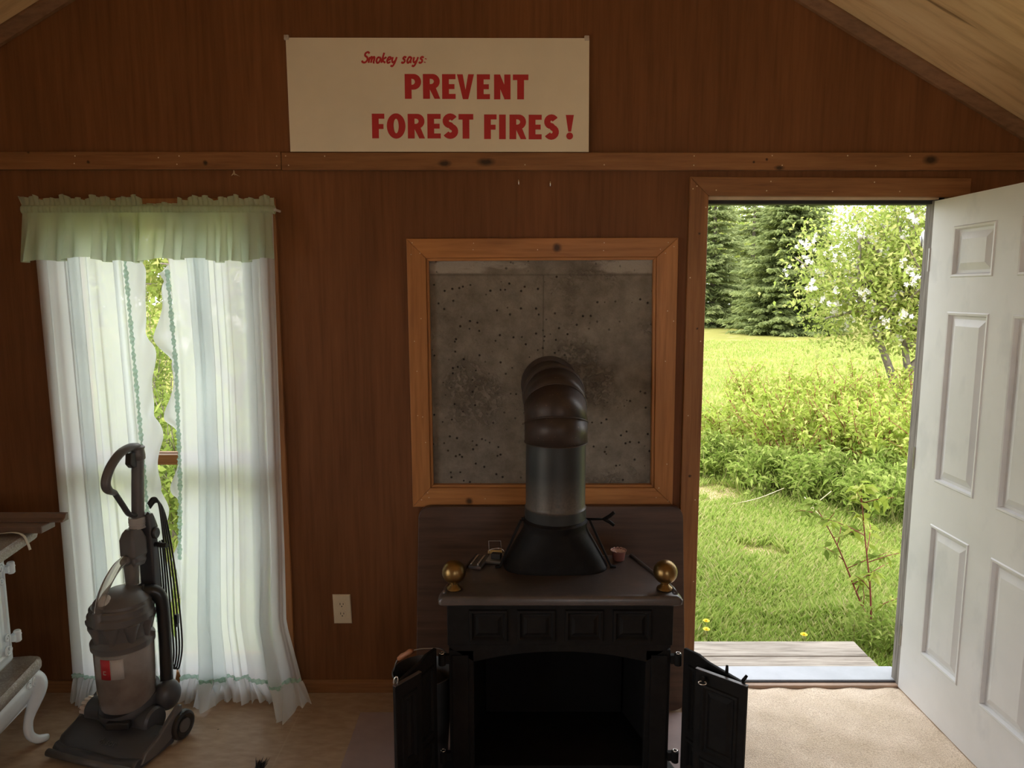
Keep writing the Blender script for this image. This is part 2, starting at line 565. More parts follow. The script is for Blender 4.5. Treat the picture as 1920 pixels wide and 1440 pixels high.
def cloth(name, c, transp=0.12, trans=0.62, weave=900, var=0.12):
    t = NT(name)
    t.t.nodes.remove(t.b)
    nz = t.noise(5, t.coord((1, 1, 0.35)), detail=5)
    wv = t.noise(weave, t.coord((1, 1, 0.06)), detail=2)
    wh = t.noise(weave, t.coord((0.06, 1, 1)), detail=2)
    k = lambda s: tuple(min(1, x * s) for x in c)
    col = t.ramp(nz, [(0.3, k(1 - var)), (0.6, k(1.0)), (0.8, k(1 + var * 0.4))])
    col = t.mix(0.35, col, t.mix(1.0, col, t.ramp(t.math('ADD', wv, wh), [(0.35, 0.7), (0.65, 1.1)]), 'MULTIPLY'))
    df = t.n('ShaderNodeBsdfDiffuse')
    tl = t.n('ShaderNodeBsdfTranslucent')
    tp = t.n('ShaderNodeBsdfTransparent')
    t.l(col, df.inputs['Color'])
    t.l(col, tl.inputs['Color'])
    m1 = t.n('ShaderNodeMixShader')
    m1.inputs[0].default_value = trans
    t.l(df.outputs[0], m1.inputs[1])
    t.l(tl.outputs[0], m1.inputs[2])
    m2 = t.n('ShaderNodeMixShader')
    m2.inputs[0].default_value = transp
    t.l(m1.outputs[0], m2.inputs[1])
    t.l(tp.outputs[0], m2.inputs[2])
    t.l(m2.outputs[0], t.out.inputs['Surface'])
    return t.m


M['sheer'] = cloth('sheer_curtain', (0.95, 0.99, 1.0), 0.18, 0.82)
M['sheer_edge'] = cloth('sheer_flounce', (0.92, 0.965, 0.975), 0.08, 0.62)
M['valance'] = cloth('valance_cloth', (0.68, 0.77, 0.59), 0.07, 0.66)
M['green_thread'] = cloth('green_shirring', (0.52, 0.74, 0.62), 0.12, 0.55)

M['vac_grey'] = plain('grey_plastic', (0.115, 0.108, 0.106), 0.38, var=0.06)
M['vac_dark'] = plain('charcoal_plastic', (0.060, 0.060, 0.066), 0.40, var=0.06)
M['vac_black'] = plain('black_plastic', (0.022, 0.021, 0.021), 0.32, var=0.06)
M['vac_light'] = plain('pale_grey_plastic', (0.38, 0.36, 0.34), 0.4, var=0.05)
t = NT('clear_smoky_plastic')
t.color((0.72, 0.68, 0.64)).set(0.08, 0, 0.5)
t.b.inputs['Transmission Weight'].default_value = 0.85
t.b.inputs['IOR'].default_value = 1.15
M['vac_clear'] = t.m
t = NT('dusty_bin_plastic')
t.color(t.ramp(t.noise(7, detail=5), [(0.35, (0.24, 0.19, 0.165)), (0.62, (0.36, 0.31, 0.28))])).set(0.2, 0, 0.5)
t.b.inputs['Transmission Weight'].default_value = 0.35
t.b.inputs['IOR'].default_value = 1.2
M['vac_bin'] = t.m
M['dust'] = plain('grey_dust', (0.55, 0.53, 0.50), 0.95, var=0.2, scale=30)
M['label_red'] = plain('red_sticker', (0.50, 0.03, 0.04), 0.4)
M['label_white'] = plain('white_sticker', (0.50, 0.465, 0.44), 0.45)
M['cord'] = plain('black_cord', (0.02, 0.018, 0.018), 0.4)
M['cream_cap'] = plain('cream_plastic', (0.66, 0.55, 0.47), 0.4)

M['enamel'] = plain('pale_blue_grey_enamel', (0.80, 0.87, 0.91), 0.22, 0, 0.5, var=0.04)
t = NT('worn_range_top')
n1 = t.noise(10, detail=7)
n2 = t.noise(160, detail=2)
c = t.ramp(n1, [(0.3, (0.16, 0.115, 0.085)), (0.7, (0.30, 0.245, 0.20))])
c = t.mix(t.ramp(n2, [(0.5, 0.0), (0.62, 0.5)]), c, (0.46, 0.42, 0.37))
t.color(c).set(0.35, 0.2, 0.5)
M['range_top'] = t.m
M['brown_bar'] = plain('brown_moulding', (0.16, 0.10, 0.07), 0.4)
M['string'] = plain('pale_cord', (0.62, 0.56, 0.46), 0.8)
M['bucket'] = plain('dull_galvanised', (0.10, 0.10, 0.10), 0.5, 0.6)
M['copper'] = plain('turned_wood_grip', (0.42, 0.17, 0.08), 0.45)
M['steel'] = plain('grey_steel', (0.34, 0.33, 0.31), 0.35, 0.9)
M['cup_foil'] = plain('crumpled_pink_foil', (0.62, 0.42, 0.36), 0.45, var=0.3, scale=120)
M['cup'] = plain('brown_cup', (0.24, 0.10, 0.085), 0.45)
M['yellow'] = plain('yellow_wood', (0.60, 0.40, 0.14), 0.5)
M['moth'] = plain('pale_moth', (0.55, 0.42, 0.28), 0.8)
M['brush'] = plain('black_bristle', (0.02, 0.018, 0.018), 0.6)

t = NT('window_glass')
t.t.nodes.remove(t.b)
g1 = t.n('ShaderNodeBsdfTransparent')
g2 = t.n('ShaderNodeBsdfGlossy')
g2.inputs['Roughness'].default_value = 0.02
fr = t.n('ShaderNodeFresnel')
fr.inputs['IOR'].default_value = 1.25
mx = t.n('ShaderNodeMixShader')
t.l(fr.outputs[0], mx.inputs[0])
t.l(g1.outputs[0], mx.inputs[1])
t.l(g2.outputs[0], mx.inputs[2])
t.l(mx.outputs[0], t.out.inputs['Surface'])
M['glass'] = t.m


def leafmat(name, cols, trans=0.4, gloss=0.0):
    t = NT(name)
    t.t.nodes.remove(t.b)
    ge = t.n('ShaderNodeNewGeometry')
    n = len(cols)
    col = t.ramp(ge.outputs['Random Per Island'], [(i / (n - 1), c) for i, c in enumerate(cols)])
    df = t.n('ShaderNodeBsdfDiffuse')
    tl = t.n('ShaderNodeBsdfTranslucent')
    t.l(col, df.inputs['Color'])
    t.l(col, tl.inputs['Color'])
    m1 = t.n('ShaderNodeMixShader')
    m1.inputs[0].default_value = trans
    t.l(df.outputs[0], m1.inputs[1])
    t.l(tl.outputs[0], m1.inputs[2])
    t.l(m1.outputs[0], t.out.inputs['Surface'])
    return t.m


M['grass'] = leafmat('grass_blades', [(0.25, 0.36, 0.07), (0.34, 0.45, 0.10), (0.44, 0.52, 0.14), (0.58, 0.52, 0.26)], 0.4)
M['spruce'] = leafmat('spruce_needles', [(0.22, 0.27, 0.115), (0.28, 0.335, 0.135), (0.345, 0.40, 0.16), (0.40, 0.445, 0.19)], 0.5)
M['spruce_light'] = leafmat('pale_spruce_needles', [(0.23, 0.28, 0.12), (0.29, 0.34, 0.145), (0.35, 0.40, 0.175), (0.41, 0.44, 0.21)], 0.5)
M['apple'] = leafmat('apple_leaves', [(0.25, 0.33, 0.07), (0.34, 0.42, 0.10), (0.44, 0.50, 0.15), (0.54, 0.52, 0.21)], 0.4)
M['shrub'] = leafmat('dogwood_leaves', [(0.29, 0.38, 0.06), (0.40, 0.50, 0.09), (0.51, 0.59, 0.14), (0.60, 0.60, 0.21)], 0.45)
M['weed'] = leafmat('lush_weed_leaves', [(0.17, 0.25, 0.045), (0.25, 0.34, 0.07), (0.33, 0.42, 0.10), (0.44, 0.50, 0.15)], 0.4)
M['blossom'] = leafmat('white_blossom', [(0.90, 0.86, 0.86), (0.95, 0.92, 0.92)], 0.3)
M['bark'] = plain('grey_bark', (0.22, 0.185, 0.155), 0.9, scale=30, var=0.35)
M['red_stem'] = plain('red_brown_stem', (0.26, 0.06, 0.05), 0.7, scale=20, var=0.3)
M['green_stem'] = plain('green_stem', (0.30, 0.30, 0.10), 0.7)
M['dry'] = plain('dry_straw', (0.62, 0.52, 0.36), 0.9, var=0.25)
M['dandelion'] = plain('yellow_petals', (0.90, 0.72, 0.05), 0.7)
t = NT('lawn_ground')
n1 = t.noise(0.35, detail=6)
n2 = t.noise(18, detail=6)
n3 = t.noise(1.3, t.coord(loc=(4, 9, 0)), detail=5)
c = t.ramp(n1, [(0.3, (0.235, 0.235, 0.062)), (0.7, (0.305, 0.28, 0.082))])
c = t.mix(0.45, c, t.mix(1.0, c, t.ramp(n2, [(0.3, 0.6), (0.7, 1.35)]), 'MULTIPLY'))
c = t.mix(t.math('MULTIPLY', t.ramp(n3, [(0.58, 0.0), (0.70, 1.0)]), 0.6), c, (0.45, 0.36, 0.19))
bare = t.spots([(1.87, 2.35, 0.34, 1.2), (2.0, 3.9, 0.42, 1.4)], 'xy', warp=0.08)
c = t.mix(t.math('MULTIPLY', bare, 0.8), c, (0.50, 0.37, 0.24))
t.color(c).set(0.95, 0, 0.05)
t.bump(n2, 0.5, 0.03)
M['ground'] = t.m
M['yard'] = plain('sandy_bounce_yard', (0.76, 0.63, 0.46), 0.95, var=0.12, scale=3)  # pale tone invented so the unseen ground throws warm light indoors
M['lamp_white'] = plain('white_plastic_lamp', (0.85, 0.86, 0.88), 0.3, var=0.03)
M['white_paint'] = plain('white_sash_paint', (0.75, 0.74, 0.70), 0.5)


def structure(o, label, cat):
    return tag(o, label, cat, kind='structure')


# ================================================================== THE SETTING
XL, XR, YF, APX, APZ, SL = -2.83, 2.25, -5.30, -0.292, 3.59, 0.56


def roof_z(x):
    return APZ - SL * abs(x - APX)


def wall_cells(mb, xs, zs, holes, y0, y1):
    for i in range(len(xs) - 1):
        for j in range(len(zs) - 1):
            cx, cz = (xs[i] + xs[i + 1]) / 2, (zs[j] + zs[j + 1]) / 2
            if any(h[0] < cx < h[1] and h[2] < cz < h[3] for h in holes):
                continue
            mb.box(xs[i], xs[i + 1], y0, y1, zs[j], zs[j + 1])


DOOR = (0.765, 1.722, -0.01, 2.065)
WIN = (-1.79, -0.985, 0.105, 1.985)
FLUE = (-0.345, 0.590, 0.885, 1.845)
mb = MB()
xs = sorted({XL - 0.1, XR + 0.1, DOOR[0], DOOR[1], WIN[0], WIN[1], FLUE[0], FLUE[1]})
zs = sorted({-0.35, DOOR[2], DOOR[3], WIN[2], WIN[3], FLUE[2], FLUE[3], 2.10})
wall_cells(mb, xs, zs, [DOOR, WIN, FLUE], 0.0, 0.11)
mb.prism([(XL - 0.1, 0, 2.10), (XR + 0.1, 0, 2.10), (XR + 0.1, 0, roof_z(XR + 0.1) + 0.02), (APX, 0, APZ + 0.02), (XL - 0.1, 0, roof_z(XL - 0.1) + 0.02)], (0, 0.11, 0))
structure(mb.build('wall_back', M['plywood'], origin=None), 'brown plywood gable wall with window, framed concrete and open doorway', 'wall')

mb = MB()
ys = sorted({YF, 0.0, *[v for w in ADDED_LEFT_WINDOWS for v in w[:2]]})
for i in range(len(ys) - 1):
    hole = any(w[0] < (ys[i] + ys[i + 1]) / 2 < w[1] for w in ADDED_LEFT_WINDOWS)
    if hole:
        mb.box(XL - 0.1, XL, ys[i], ys[i + 1], -0.05, 0.10).box(XL - 0.1, XL, ys[i], ys[i + 1], 2.05, 2.19)
    else:
        mb.box(XL - 0.1, XL, ys[i], ys[i + 1], -0.05, 2.19)
structure(mb.build('wall_left', M['room'], origin=None), 'brown plywood wall beside the enamel range', 'wall')
mb = MB()
(wy0, wy1, wz0, wz1) = ADDED_RIGHT_WINDOWS[0]
mb.box(XR, XR + 0.1, YF, wy0, -0.05, 2.19).box(XR, XR + 0.1, wy1, 0.0, -0.05, 2.19)
mb.box(XR, XR + 0.1, wy0, wy1, -0.05, wz0).box(XR, XR + 0.1, wy0, wy1, wz1, 2.19)
structure(mb.build('wall_right', M['room'], origin=None), 'brown plywood wall behind the open white door', 'wall')
mb = MB()
xs = sorted({XL - 0.1, XR + 0.1, *[v for w in ADDED_REAR_WINDOWS for v in w[:2]]})
zs = sorted({-0.05, 0.80, 2.05, 2.10})
wall_cells(mb, xs, zs, ADDED_REAR_WINDOWS, YF - 0.1, YF)
mb.prism([(XL - 0.1, YF - 0.1, 2.10), (XR + 0.1, YF - 0.1, 2.10), (XR + 0.1, YF - 0.1, roof_z(XR + 0.1) + 0.02), (APX, YF - 0.1, APZ + 0.02), (XL - 0.1, YF - 0.1, roof_z(XL - 0.1) + 0.02)], (0, 0.1, 0))
structure(mb.build('wall_front', M['room'], origin=None), 'plywood gable wall opposite the open doorway, with one window added for light', 'wall')
for i, (x0, x1, z0, z1) in enumerate(ADDED_REAR_WINDOWS):
    fr_ = MB()
    for (a, b, c_, d_) in [(x0 - .06, x0, z0 - .06, z1 + .06), (x1, x1 + .06, z0 - .06, z1 + .06), (x0, x1, z1, z1 + .06), (x0, x1, z0 - .06, z0)]:
        fr_.box(a, b, YF, YF + 0.02, c_, d_)
    w_ = fr_.build('window_%d' % (i + 2), M['trim'], origin=None)  # added out of view as a daylight source
    structure(w_, 'unseen window added opposite the doorway to light the room', 'window')
    OFF[w_.name] = (0, 0, 0)
    MB().box(x0, x1, YF - 0.06, YF - 0.055, z0, z1).build('pane', M['glass'], w_)

for (y0, y1, z0, z1) in ADDED_RIGHT_WINDOWS:
    fr_ = MB()
    for (a, b, c_, d_) in [(y0 - .06, y0, z0 - .06, z1 + .06), (y1, y1 + .06, z0 - .06, z1 + .06), (y0, y1, z1, z1 + .06), (y0, y1, z0 - .06, z0)]:
        fr_.box(XR - 0.02, XR, a, b, c_, d_)
    w_ = fr_.build('window_5', M['trim'], origin=None)  # extra unseen opening, put in for light from the right
    structure(w_, 'unseen window added in the right-hand wall for side light', 'window')
    OFF[w_.name] = (0, 0, 0)
    MB().box(XR + 0.055, XR + 0.06, y0, y1, z0, z1).build('pane', M['glass'], w_)
for i, (y0, y1, z0, z1) in enumerate(ADDED_LEFT_WINDOWS):
    fr_ = MB()
    for (a, b, c_, d_) in [(y0 - .06, y0, z0 - .06, z1 + .06), (y1, y1 + .06, z0 - .06, z1 + .06), (y0, y1, z1, z1 + .06), (y0, y1, z0 - .06, z0)]:
        fr_.box(XL, XL + 0.02, a, b, c_, d_)
    w_ = fr_.build('window_%d' % (i + 3), M['trim'], origin=None)  # extra unseen openings, kept low to let ground light up to the ceiling
    structure(w_, 'unseen window added in the wall beside the range for daylight, %s' % ('farther from the range' if i == 0 else 'nearer to the range'), 'window')
    OFF[w_.name] = (0, 0, 0)
    MB().box(XL - 0.06, XL - 0.055, y0, y1, z0, z1).build('pane', M['glass'], w_)

mb = MB().box(XL - 0.1, XR + 0.1, YF - 0.1, 0.0, -0.12, 0.0)
structure(mb.build('floor', M['floor'], origin=None), 'worn brown floor scattered with dark specks', 'floor')
mb = MB()
for sgn, xe in ((1, XR + 0.25), (-1, XL - 0.25)):
    mb.prism([(APX, YF - 0.3, APZ), (xe, YF - 0.3, roof_z(xe)), (xe, YF - 0.3, roof_z(xe) + 0.1), (APX, YF - 0.3, APZ + 0.1)], (0, 5.85, 0))
structure(mb.build('ceiling', M['ceiling'], origin=None), 'sloping plywood ceiling under the gable roof', 'ceiling')


def rake(name, x0, x1, label):
    """moulding that follows the slope where the gable wall meets the ceiling"""
    dx = x1 - x0
    z0, z1 = roof_z(x0), roof_z(x1)
    m_ = MB()
    prof = [(0.0, 0.0), (-0.042, 0.0), (-0.042, -0.012), (-0.014, -0.046), (0.0, -0.05)]
    n = len(prof)
    vs = [(x0, y, z0 + z) for y, z in prof] + [(x1, y, z1 + z) for y, z in prof]
    fs = [tuple(range(n)), tuple(range(2 * n - 1, n - 1, -1))] + [(i, i + n, (i + 1) % n + n, (i + 1) % n) for i in range(n)]
    m_.add(vs, fs)
    return structure(m_.build(name, M['rake'], origin=None, bevel=0.003), label, 'trim')


rake('trim_1', APX, XR, 'sloping wood moulding under the ceiling above the doorway')
rake('trim_2', APX, XL, 'sloping wood moulding under the ceiling above the curtained window')


def nails(mb, pts, y, r=0.0028):
    for (x, z) in pts:
        mb.lathe([(r, 0), (r * 0.7, 0.0012)], (x, y, z), 6, Matrix.Rotation(R(90), 3, 'X'))


M['nail'] = plain('bright_nail', (0.80, 0.66, 0.46), 0.4, 0.3)


def rail_board(name, x0, x1, z0, z1, y, mat, label, npts):
    r_ = MB().box(x0, x1, -y, 0.0, z0, z1).build(name, mat, origin=None, bevel=0.0025)
    structure(r_, label, 'trim')
    OFF[r_.name] = (0, 0, 0)
    nb = MB()
    nails(nb, npts, -y)
    nb.build('nail', M['nail'], r_)['kind'] = 'stuff'
    return r_


rail_board('trim_3', XL, -0.889, 2.163, 2.229, 0.020, M['trim_rail_left'], 'horizontal pine board on the wall above the curtains',
           [(-1.68, 2.213), (-1.685, 2.185), (-1.36, 2.207), (-1.28, 2.213), (-1.29, 2.182), (-0.905, 2.212), (-0.906, 2.177)])
rail_board('trim_4', -0.887, XR, 2.160, 2.226, 0.021, M['trim_rail_right'], 'horizontal pine board running under the sign to above the door',
           [(-0.87, 2.213), (-0.86, 2.178), (-0.72, 2.212), (0.05, 2.18), (0.355, 2.18), (0.70, 2.213), (0.70, 2.178), (1.0, 2.214), (1.04, 2.178), (1.29, 2.214), (1.4, 2.176), (1.53, 2.213)])

# casing of the doorway
cs = MB()
cs.prism([(0.693, -0.02, -0.0), (0.769, -0.02, -0.0), (0.762, -0.02, 2.063), (0.688, -0.02, 2.136)], (0, 0.02, 0))
o = cs.build('trim_5', M['trim_v'], origin=None, bevel=0.003)
structure(o, 'upright pine casing between the dark board and the doorway', 'trim')
OFF[o.name] = (0, 0, 0)
nb = MB(); nails(nb, [(0.70, 2.09), (0.715, 2.10), (0.752, 2.02), (0.75, 1.5), (0.71, 1.2), (0.75, 0.85), (0.755, 0.5), (0.7, 1.75)], -0.02)
nb.build('nail', M['nail'], o)['kind'] = 'stuff'
cs = MB()
cs.prism([(0.762, -0.02, 2.063), (1.775, -0.02, 2.058), (1.775, -0.02, 2.131), (0.688, -0.02, 2.136)], (0, 0.02, 0))
o = cs.build('trim_6', M['trim'], origin=None, bevel=0.003)
structure(o, 'pine head casing across the top of the doorway', 'trim')
OFF[o.name] = (0, 0, 0)
nb = MB(); nails(nb, [(0.79, 2.085), (1.0, 2.118), (0.985, 2.083), (1.24, 2.08), (1.4, 2.115), (1.5, 2.08)], -0.02)
nb.build('nail', M['nail'], o)['kind'] = 'stuff'
cs = MB().box(1.702, 1.775, -0.018, 0.0, 0.0, 2.13)
structure(cs.build('trim_7', M['trim_v'], origin=None, bevel=0.003), 'upright casing hidden behind the hinge edge of the white door', 'trim')

# jambs
cs = MB().box(0.752, 0.766, 0.0, 0.115, -0.02, 2.065)
structure(cs.build('trim_8', M['trim_v'], origin=None), 'latch-side jamb of the doorway', 'trim')
cs = MB().box(1.653, 1.722, 0.0, 0.062, -0.02, 2.05)
structure(cs.build('trim_9', M['weathered'], origin=None, bevel=0.002), 'weathered grey hinge jamb of the doorway', 'trim')
cs = MB().box(0.765, 1.665, 0.0, 0.02, 2.052, 2.068)
structure(cs.build('trim_10', M['jamb_in'], origin=None), 'pale strip of the head jamb over the doorway', 'trim')
cs = MB().box(0.768, 1.70, 0.022, 0.075, 2.038, 2.064)
structure(cs.build('trim_11', M['rubber'], origin=None), 'black weatherstrip across the head of the doorway', 'trim')
cs = MB().box(1.722, 1.80, 0.112, 0.14, -0.1, 2.15)
cs.box(0.66, 0.762, 0.112, 0.14, -0.1, 2.15).box(0.66, 1.80, 0.112, 0.14, 2.075, 2.17)
structure(cs.build('trim_12', M['weathered'], origin=None), 'weathered outside casing around the doorway', 'trim')
# sill
sl = MB().box(0.766, 1.70, 0.035, 0.15, 0.0, 0.032)
o = sl.build('trim_13', M['alu'], origin=None, bevel=0.004)
structure(o, 'bright aluminium sill across the doorway', 'trim')
OFF[o.name] = (0, 0, 0)
MB().box(0.766, 1.66, 0.004, 0.035, -0.002, 0.024).build('wood_strip', M['sill_wood'], o, bevel=0.003)
MB().box(0.766, 1.66, 0.028, 0.037, 0.02, 0.0285).build('seal', M['rubber'], o)

bb = MB().prism([(-0.985 + 0.09, 0, 0), (-0.985 + 0.09, -0.014, 0), (-0.985 + 0.09, -0.014, 0.045), (-0.985 + 0.09, 0, 0.055)], (1.58, 0, 0))
structure(bb.build('baseboard_back', M['trim'], origin=None, bevel=0.003), 'low brown baseboard under the outlet', 'baseboard')
bb = MB().box(XL, WIN[0] - 0.075, -0.014, 0, 0, 0.052)
structure(bb.build('baseboard_left', M['trim'], origin=None, bevel=0.003), 'low brown baseboard behind the enamel range', 'baseboard')

# window on the back wall
wf = MB()
x0, x1, z0, z1 = WIN
wf.prism([(x0 - 0.07, -0.018, 0.0), (x0, -0.018, 0.0), (x0, -0.018, z1), (x0 - 0.07, -0.018, z1 + 0.07)], (0, 0.018, 0))
wf.prism([(x1, -0.018, 0.0), (x1 + 0.065, -0.018, 0.0), (x1 + 0.065, -0.018, z1 + 0.07), (x1, -0.018, z1)], (0, 0.018, 0))
wf.prism([(x0, -0.018, z1), (x1, -0.018, z1), (x1 + 0.065, -0.018, z1 + 0.07), (x0 - 0.07, -0.018, z1 + 0.07)], (0, 0.018, 0))
win = wf.build('window_1', M['trim_v'], origin=None, bevel=0.003)
structure(win, 'tall wood-framed window behind the pale green curtains', 'window')
OFF[win.name] = (0, 0, 0)
MB().box(x0 - 0.005, x1 + 0.005, -0.03, 0.11, z0 - 0.022, z0).build('window_sill', M['frame_h'], win, bevel=0.003)
MB().box(x0, x1, -0.016, 0.0, 0.0, z0 - 0.022).build('apron', M['frame_h'], win, bevel=0.002)


def sash(zl, zh, y0, nm):
    s_ = MB()
    s_.box(x0, x0 + 0.04, y0, y0 + 0.03, zl, zh).box(x1 - 0.04, x1, y0, y0 + 0.03, zl, zh)
    s_.box(x0 + 0.04, x1 - 0.04, y0, y0 + 0.03, zl, zl + 0.042).box(x0 + 0.04, x1 - 0.04, y0, y0 + 0.03, zh - 0.042, zh)
    so = s_.build('sash', M['frame_h'], win, bevel=0.002)
    MB().box(x0 + 0.035, x1 - 0.035, y0 + 0.012, y0 + 0.016, zl + 0.035, zh - 0.035).build('pane', M['glass'], so)


sash(z0, 1.025, 0.035, 'lower')
sash(0.985, z1, 0.070, 'upper')

# chimney face in its frame
cc = MB().box(FLUE[0] - 0.05, FLUE[1] + 0.05, 0.012, 0.4, FLUE[2] - 0.05, FLUE[3] + 0.05)
structure(cc.build('wall_chimney', M['concrete'], origin=None), 'pitted grey concrete chimney face inside the pine frame', 'wall')
FO = [(-0.413, 1.901), (0.650, 1.905), (0.658, 0.827), (-0.407, 0.820)]
FI = [(-0.338, 1.826), (0.567, 1.831), (0.581, 0.900), (-0.333, 0.900)]
fr0 = thing('wooden_frame', (0.122, 0.0, 0.82), 'square orange pine frame around the grey concrete panel', 'frame')
NL = [[(-0.39, 1.885), (-0.15, 1.883), (-0.152, 1.858), (0.10, 1.858), (0.36, 1.885), (0.358, 1.855), (0.61, 1.886), (0.58, 1.86)],
      [(0.633, 1.87), (0.60, 1.845), (0.615, 1.62), (0.64, 1.58), (0.612, 1.42), (0.63, 1.0), (0.60, 0.9)],
      [(0.64, 0.845), (0.59, 0.86), (-0.37, 0.85), (-0.34, 0.86), (-0.11, 0.855)],
      [(-0.36, 1.845), (-0.395, 1.84), (-0.36, 1.59), (-0.388, 1.5), (-0.38, 1.2), (-0.36, 1.195), (-0.38, 1.38), (-0.35, 1.09), (-0.345, 0.88)]]
for i in range(4):
    j = (i + 1) % 4
    b_ = MB().prism([(FO[i][0], -0.02, FO[i][1]), (FO[j][0], -0.02, FO[j][1]), (FI[j][0], -0.02, FI[j][1]), (FI[i][0], -0.02, FI[i][1])], (0, 0.0195, 0))
    bo = b_.build('rail' if i % 2 == 0 else 'stile', M['frame_h'] if i % 2 == 0 else M['frame_v'], fr0, bevel=0.0025)
    bo.location = (0, 0, 0)
    nb = MB(); nails(nb, NL[i], -0.02, 0.0022)
    nb.build('nail', M['nail'], bo)['kind'] = 'stuff'
    inn = [(FI[i][0], FI[i][1]), (FI[j][0], FI[j][1])]
    cxy = (0.12, 1.365)
    q = [(p[0] + (cxy[0] - p[0]) / abs(cxy[0] - p[0]) * 0.011, p[1] + (cxy[1] - p[1]) / abs(cxy[1] - p[1]) * 0.011) for p in inn]
    MB().prism([(inn[0][0], -0.012, inn[0][1]), (inn[1][0], -0.012, inn[1][1]), (q[1][0], -0.012, q[1][1]), (q[0][0], -0.012, q[0][1])], (0, 0.03, 0)).build('bead', M['frame_h'] if i % 2 == 0 else M['frame_v'], bo, bevel=0.002)

# carpet and hearth sheet
cp_ = MB()


def carpet_fn(u, v):
    x = 0.70 + (XR - 0.705) * u
    y = 0.002 - 2.6 * v
    z = 0.016 + 0.003 * math.sin(x * 31 + y * 17) * math.sin(y * 23 - x * 9)
    if v == 0: z = 0.012 + 0.004 * math.sin(x * 40)
    return (x, y, z)


cp_.grid(lambda u, v: carpet_fn(u, 1 - v), 60, 90)
cp_.box(0.70, XR - 0.005, -2.598, 0.0, 0.0005, 0.010)
tag(cp_.build('carpet', M['carpet'], smooth=True), 'worn beige carpet on the floor inside the open doorway', 'carpet')
hp = MB().box(-0.615, 0.695, -1.45, -0.16, 0.0, 0.005)
tag(hp.build('hearth_sheet', M['pad'], bevel=0.001), 'thin mauve-grey sheet on the floor under the iron stove', 'floor sheet')

# ------------------------------------------------------------------ open door
dr = thing('door_1', (1.65, 0.0, 0.0), 'white six-panel door standing open into the room', 'door', kind='structure')
DY = -0.868
ys = [0.0, -0.138, -0.376, -0.495, -0.733, DY]
zs = [0.022, 0.246, 0.790, 0.960, 1.621, 1.748, 1.938, 2.046]
slab = MB()
for i in range(5):
    for j in range(7):
        if i in (1, 3) and j in (1, 3, 5):
            slab.box(1.665, 1.695, ys[i + 1], ys[i], zs[j], zs[j + 1])
        else:
            slab.box(1.650, 1.695, ys[i + 1], ys[i], zs[j], zs[j + 1])
so = slab.build('slab', M['door'], dr)
MB().box(1.6515, 1.6935, DY, 0.0, 0.010, 0.022).build('bottom_edge', M['door_edge'], dr)
for i in (1, 3):
    for j in (1, 3, 5):
        y1, y0 = ys[i], ys[i + 1]
        zl, zh = zs[j], zs[j + 1]
        pm = MB()
        rings = [(0.0, 1.650), (0.004, 1.6465), (0.011, 1.6475), (0.016, 1.661), (0.026, 1.661), (0.052, 1.652), (0.056, 1.652)]
        vs, fs = [], []
        for (ins, x) in rings:
            vs += [(x, y0 + ins, zl + ins), (x, y1 - ins, zl + ins), (x, y1 - ins, zh - ins), (x, y0 + ins, zh - ins)]
        for k in range(len(rings) - 1):
            for q in range(4):
                a, b = k * 4 + q, k * 4 + (q + 1) % 4
                fs.append((a, b, b + 4, a + 4)[::-1])
        e = (len(rings) - 1) * 4
        fs.append((e, e + 1, e + 2, e + 3)[::-1])
        pm.add(vs, fs)
        pm.build('panel', M['door'], so)
kn = MB().lathe([(0.03, 0.0), (0.03, 0.006), (0.012, 0.012), (0.012, 0.03), (0.027, 0.04), (0.03, 0.055), (0.02, 0.066), (0.004, 0.068)], (1.650, -0.80, 0.94), 24, Matrix.Rotation(R(-90), 3, 'Y'))
kn.build('knob', M['brass'], dr, smooth='auto')
for z in (0.25, 1.02, 1.82):
    MB().lathe([(0.007, -0.045), (0.007, 0.045)], (1.652, 0.006, z), 12).build('hinge', M['steel'], dr, smooth='auto')

# ================================================================== IRON STOVE
SX = 0.153
ZT = 0.745
st = thing('wood_stove', (SX, -0.60, 0.005), 'black cast iron stove with brass balls and its folding doors standing open', 'stove')


def rounded(pts, r, n=5):
    """round the corners of a 2-D polygon"""
    out = []
    m = len(pts)
    for i in range(m):
        p0, p, p1 = Vector(pts[i - 1]), Vector(pts[i]), Vector(pts[(i + 1) % m])
        a = (p0 - p).normalized() * r
        b = (p1 - p).normalized() * r
        for k in range(n + 1):
            t_ = k / n
            out.append(tuple((p + a) * (1 - t_) ** 2 + p * 2 * t_ * (1 - t_) + (p + b) * t_ ** 2))
    return out


def layered(mb, poly, layers):
    """stack of offset copies of a 2-D convex polygon: (scale inset, z)"""
    c = Vector((sum(p[0] for p in poly) / len(poly), sum(p[1] for p in poly) / len(poly)))
    n = len(poly)
    vs, fs = [], []
    for (ins, z) in layers:
        for p in poly:
            d = Vector(p) - c
            q = c + d * (1 - ins / d.length)
            vs.append((q.x, q.y, z))
    for k in range(len(layers) - 1):
        for i in range(n):
            j = (i + 1) % n
            fs.append((k * n + i, k * n + j, (k + 1) * n + j, (k + 1) * n + i))
    fs.append(tuple(range(n))[::-1])
    fs.append(tuple(range((len(layers) - 1) * n, len(layers) * n)))
    mb.add(vs, fs)


BX = [(SX - 0.385, -0.715), (SX + 0.385, -0.715), (SX + 0.385, -0.665), (SX + 0.288, -0.345), (SX - 0.288, -0.345), (SX - 0.385, -0.665)]
tp = MB()
layered(tp, rounded(BX, 0.012, 3), [(0.012, ZT - 0.032), (0.0, ZT - 0.028), (-0.002, ZT - 0.014), (0.006, ZT - 0.006), (0.012, ZT - 0.002), (0.02, ZT)])
tpo = tp.build('top_plate', M['iron_top'], st, smooth='auto')
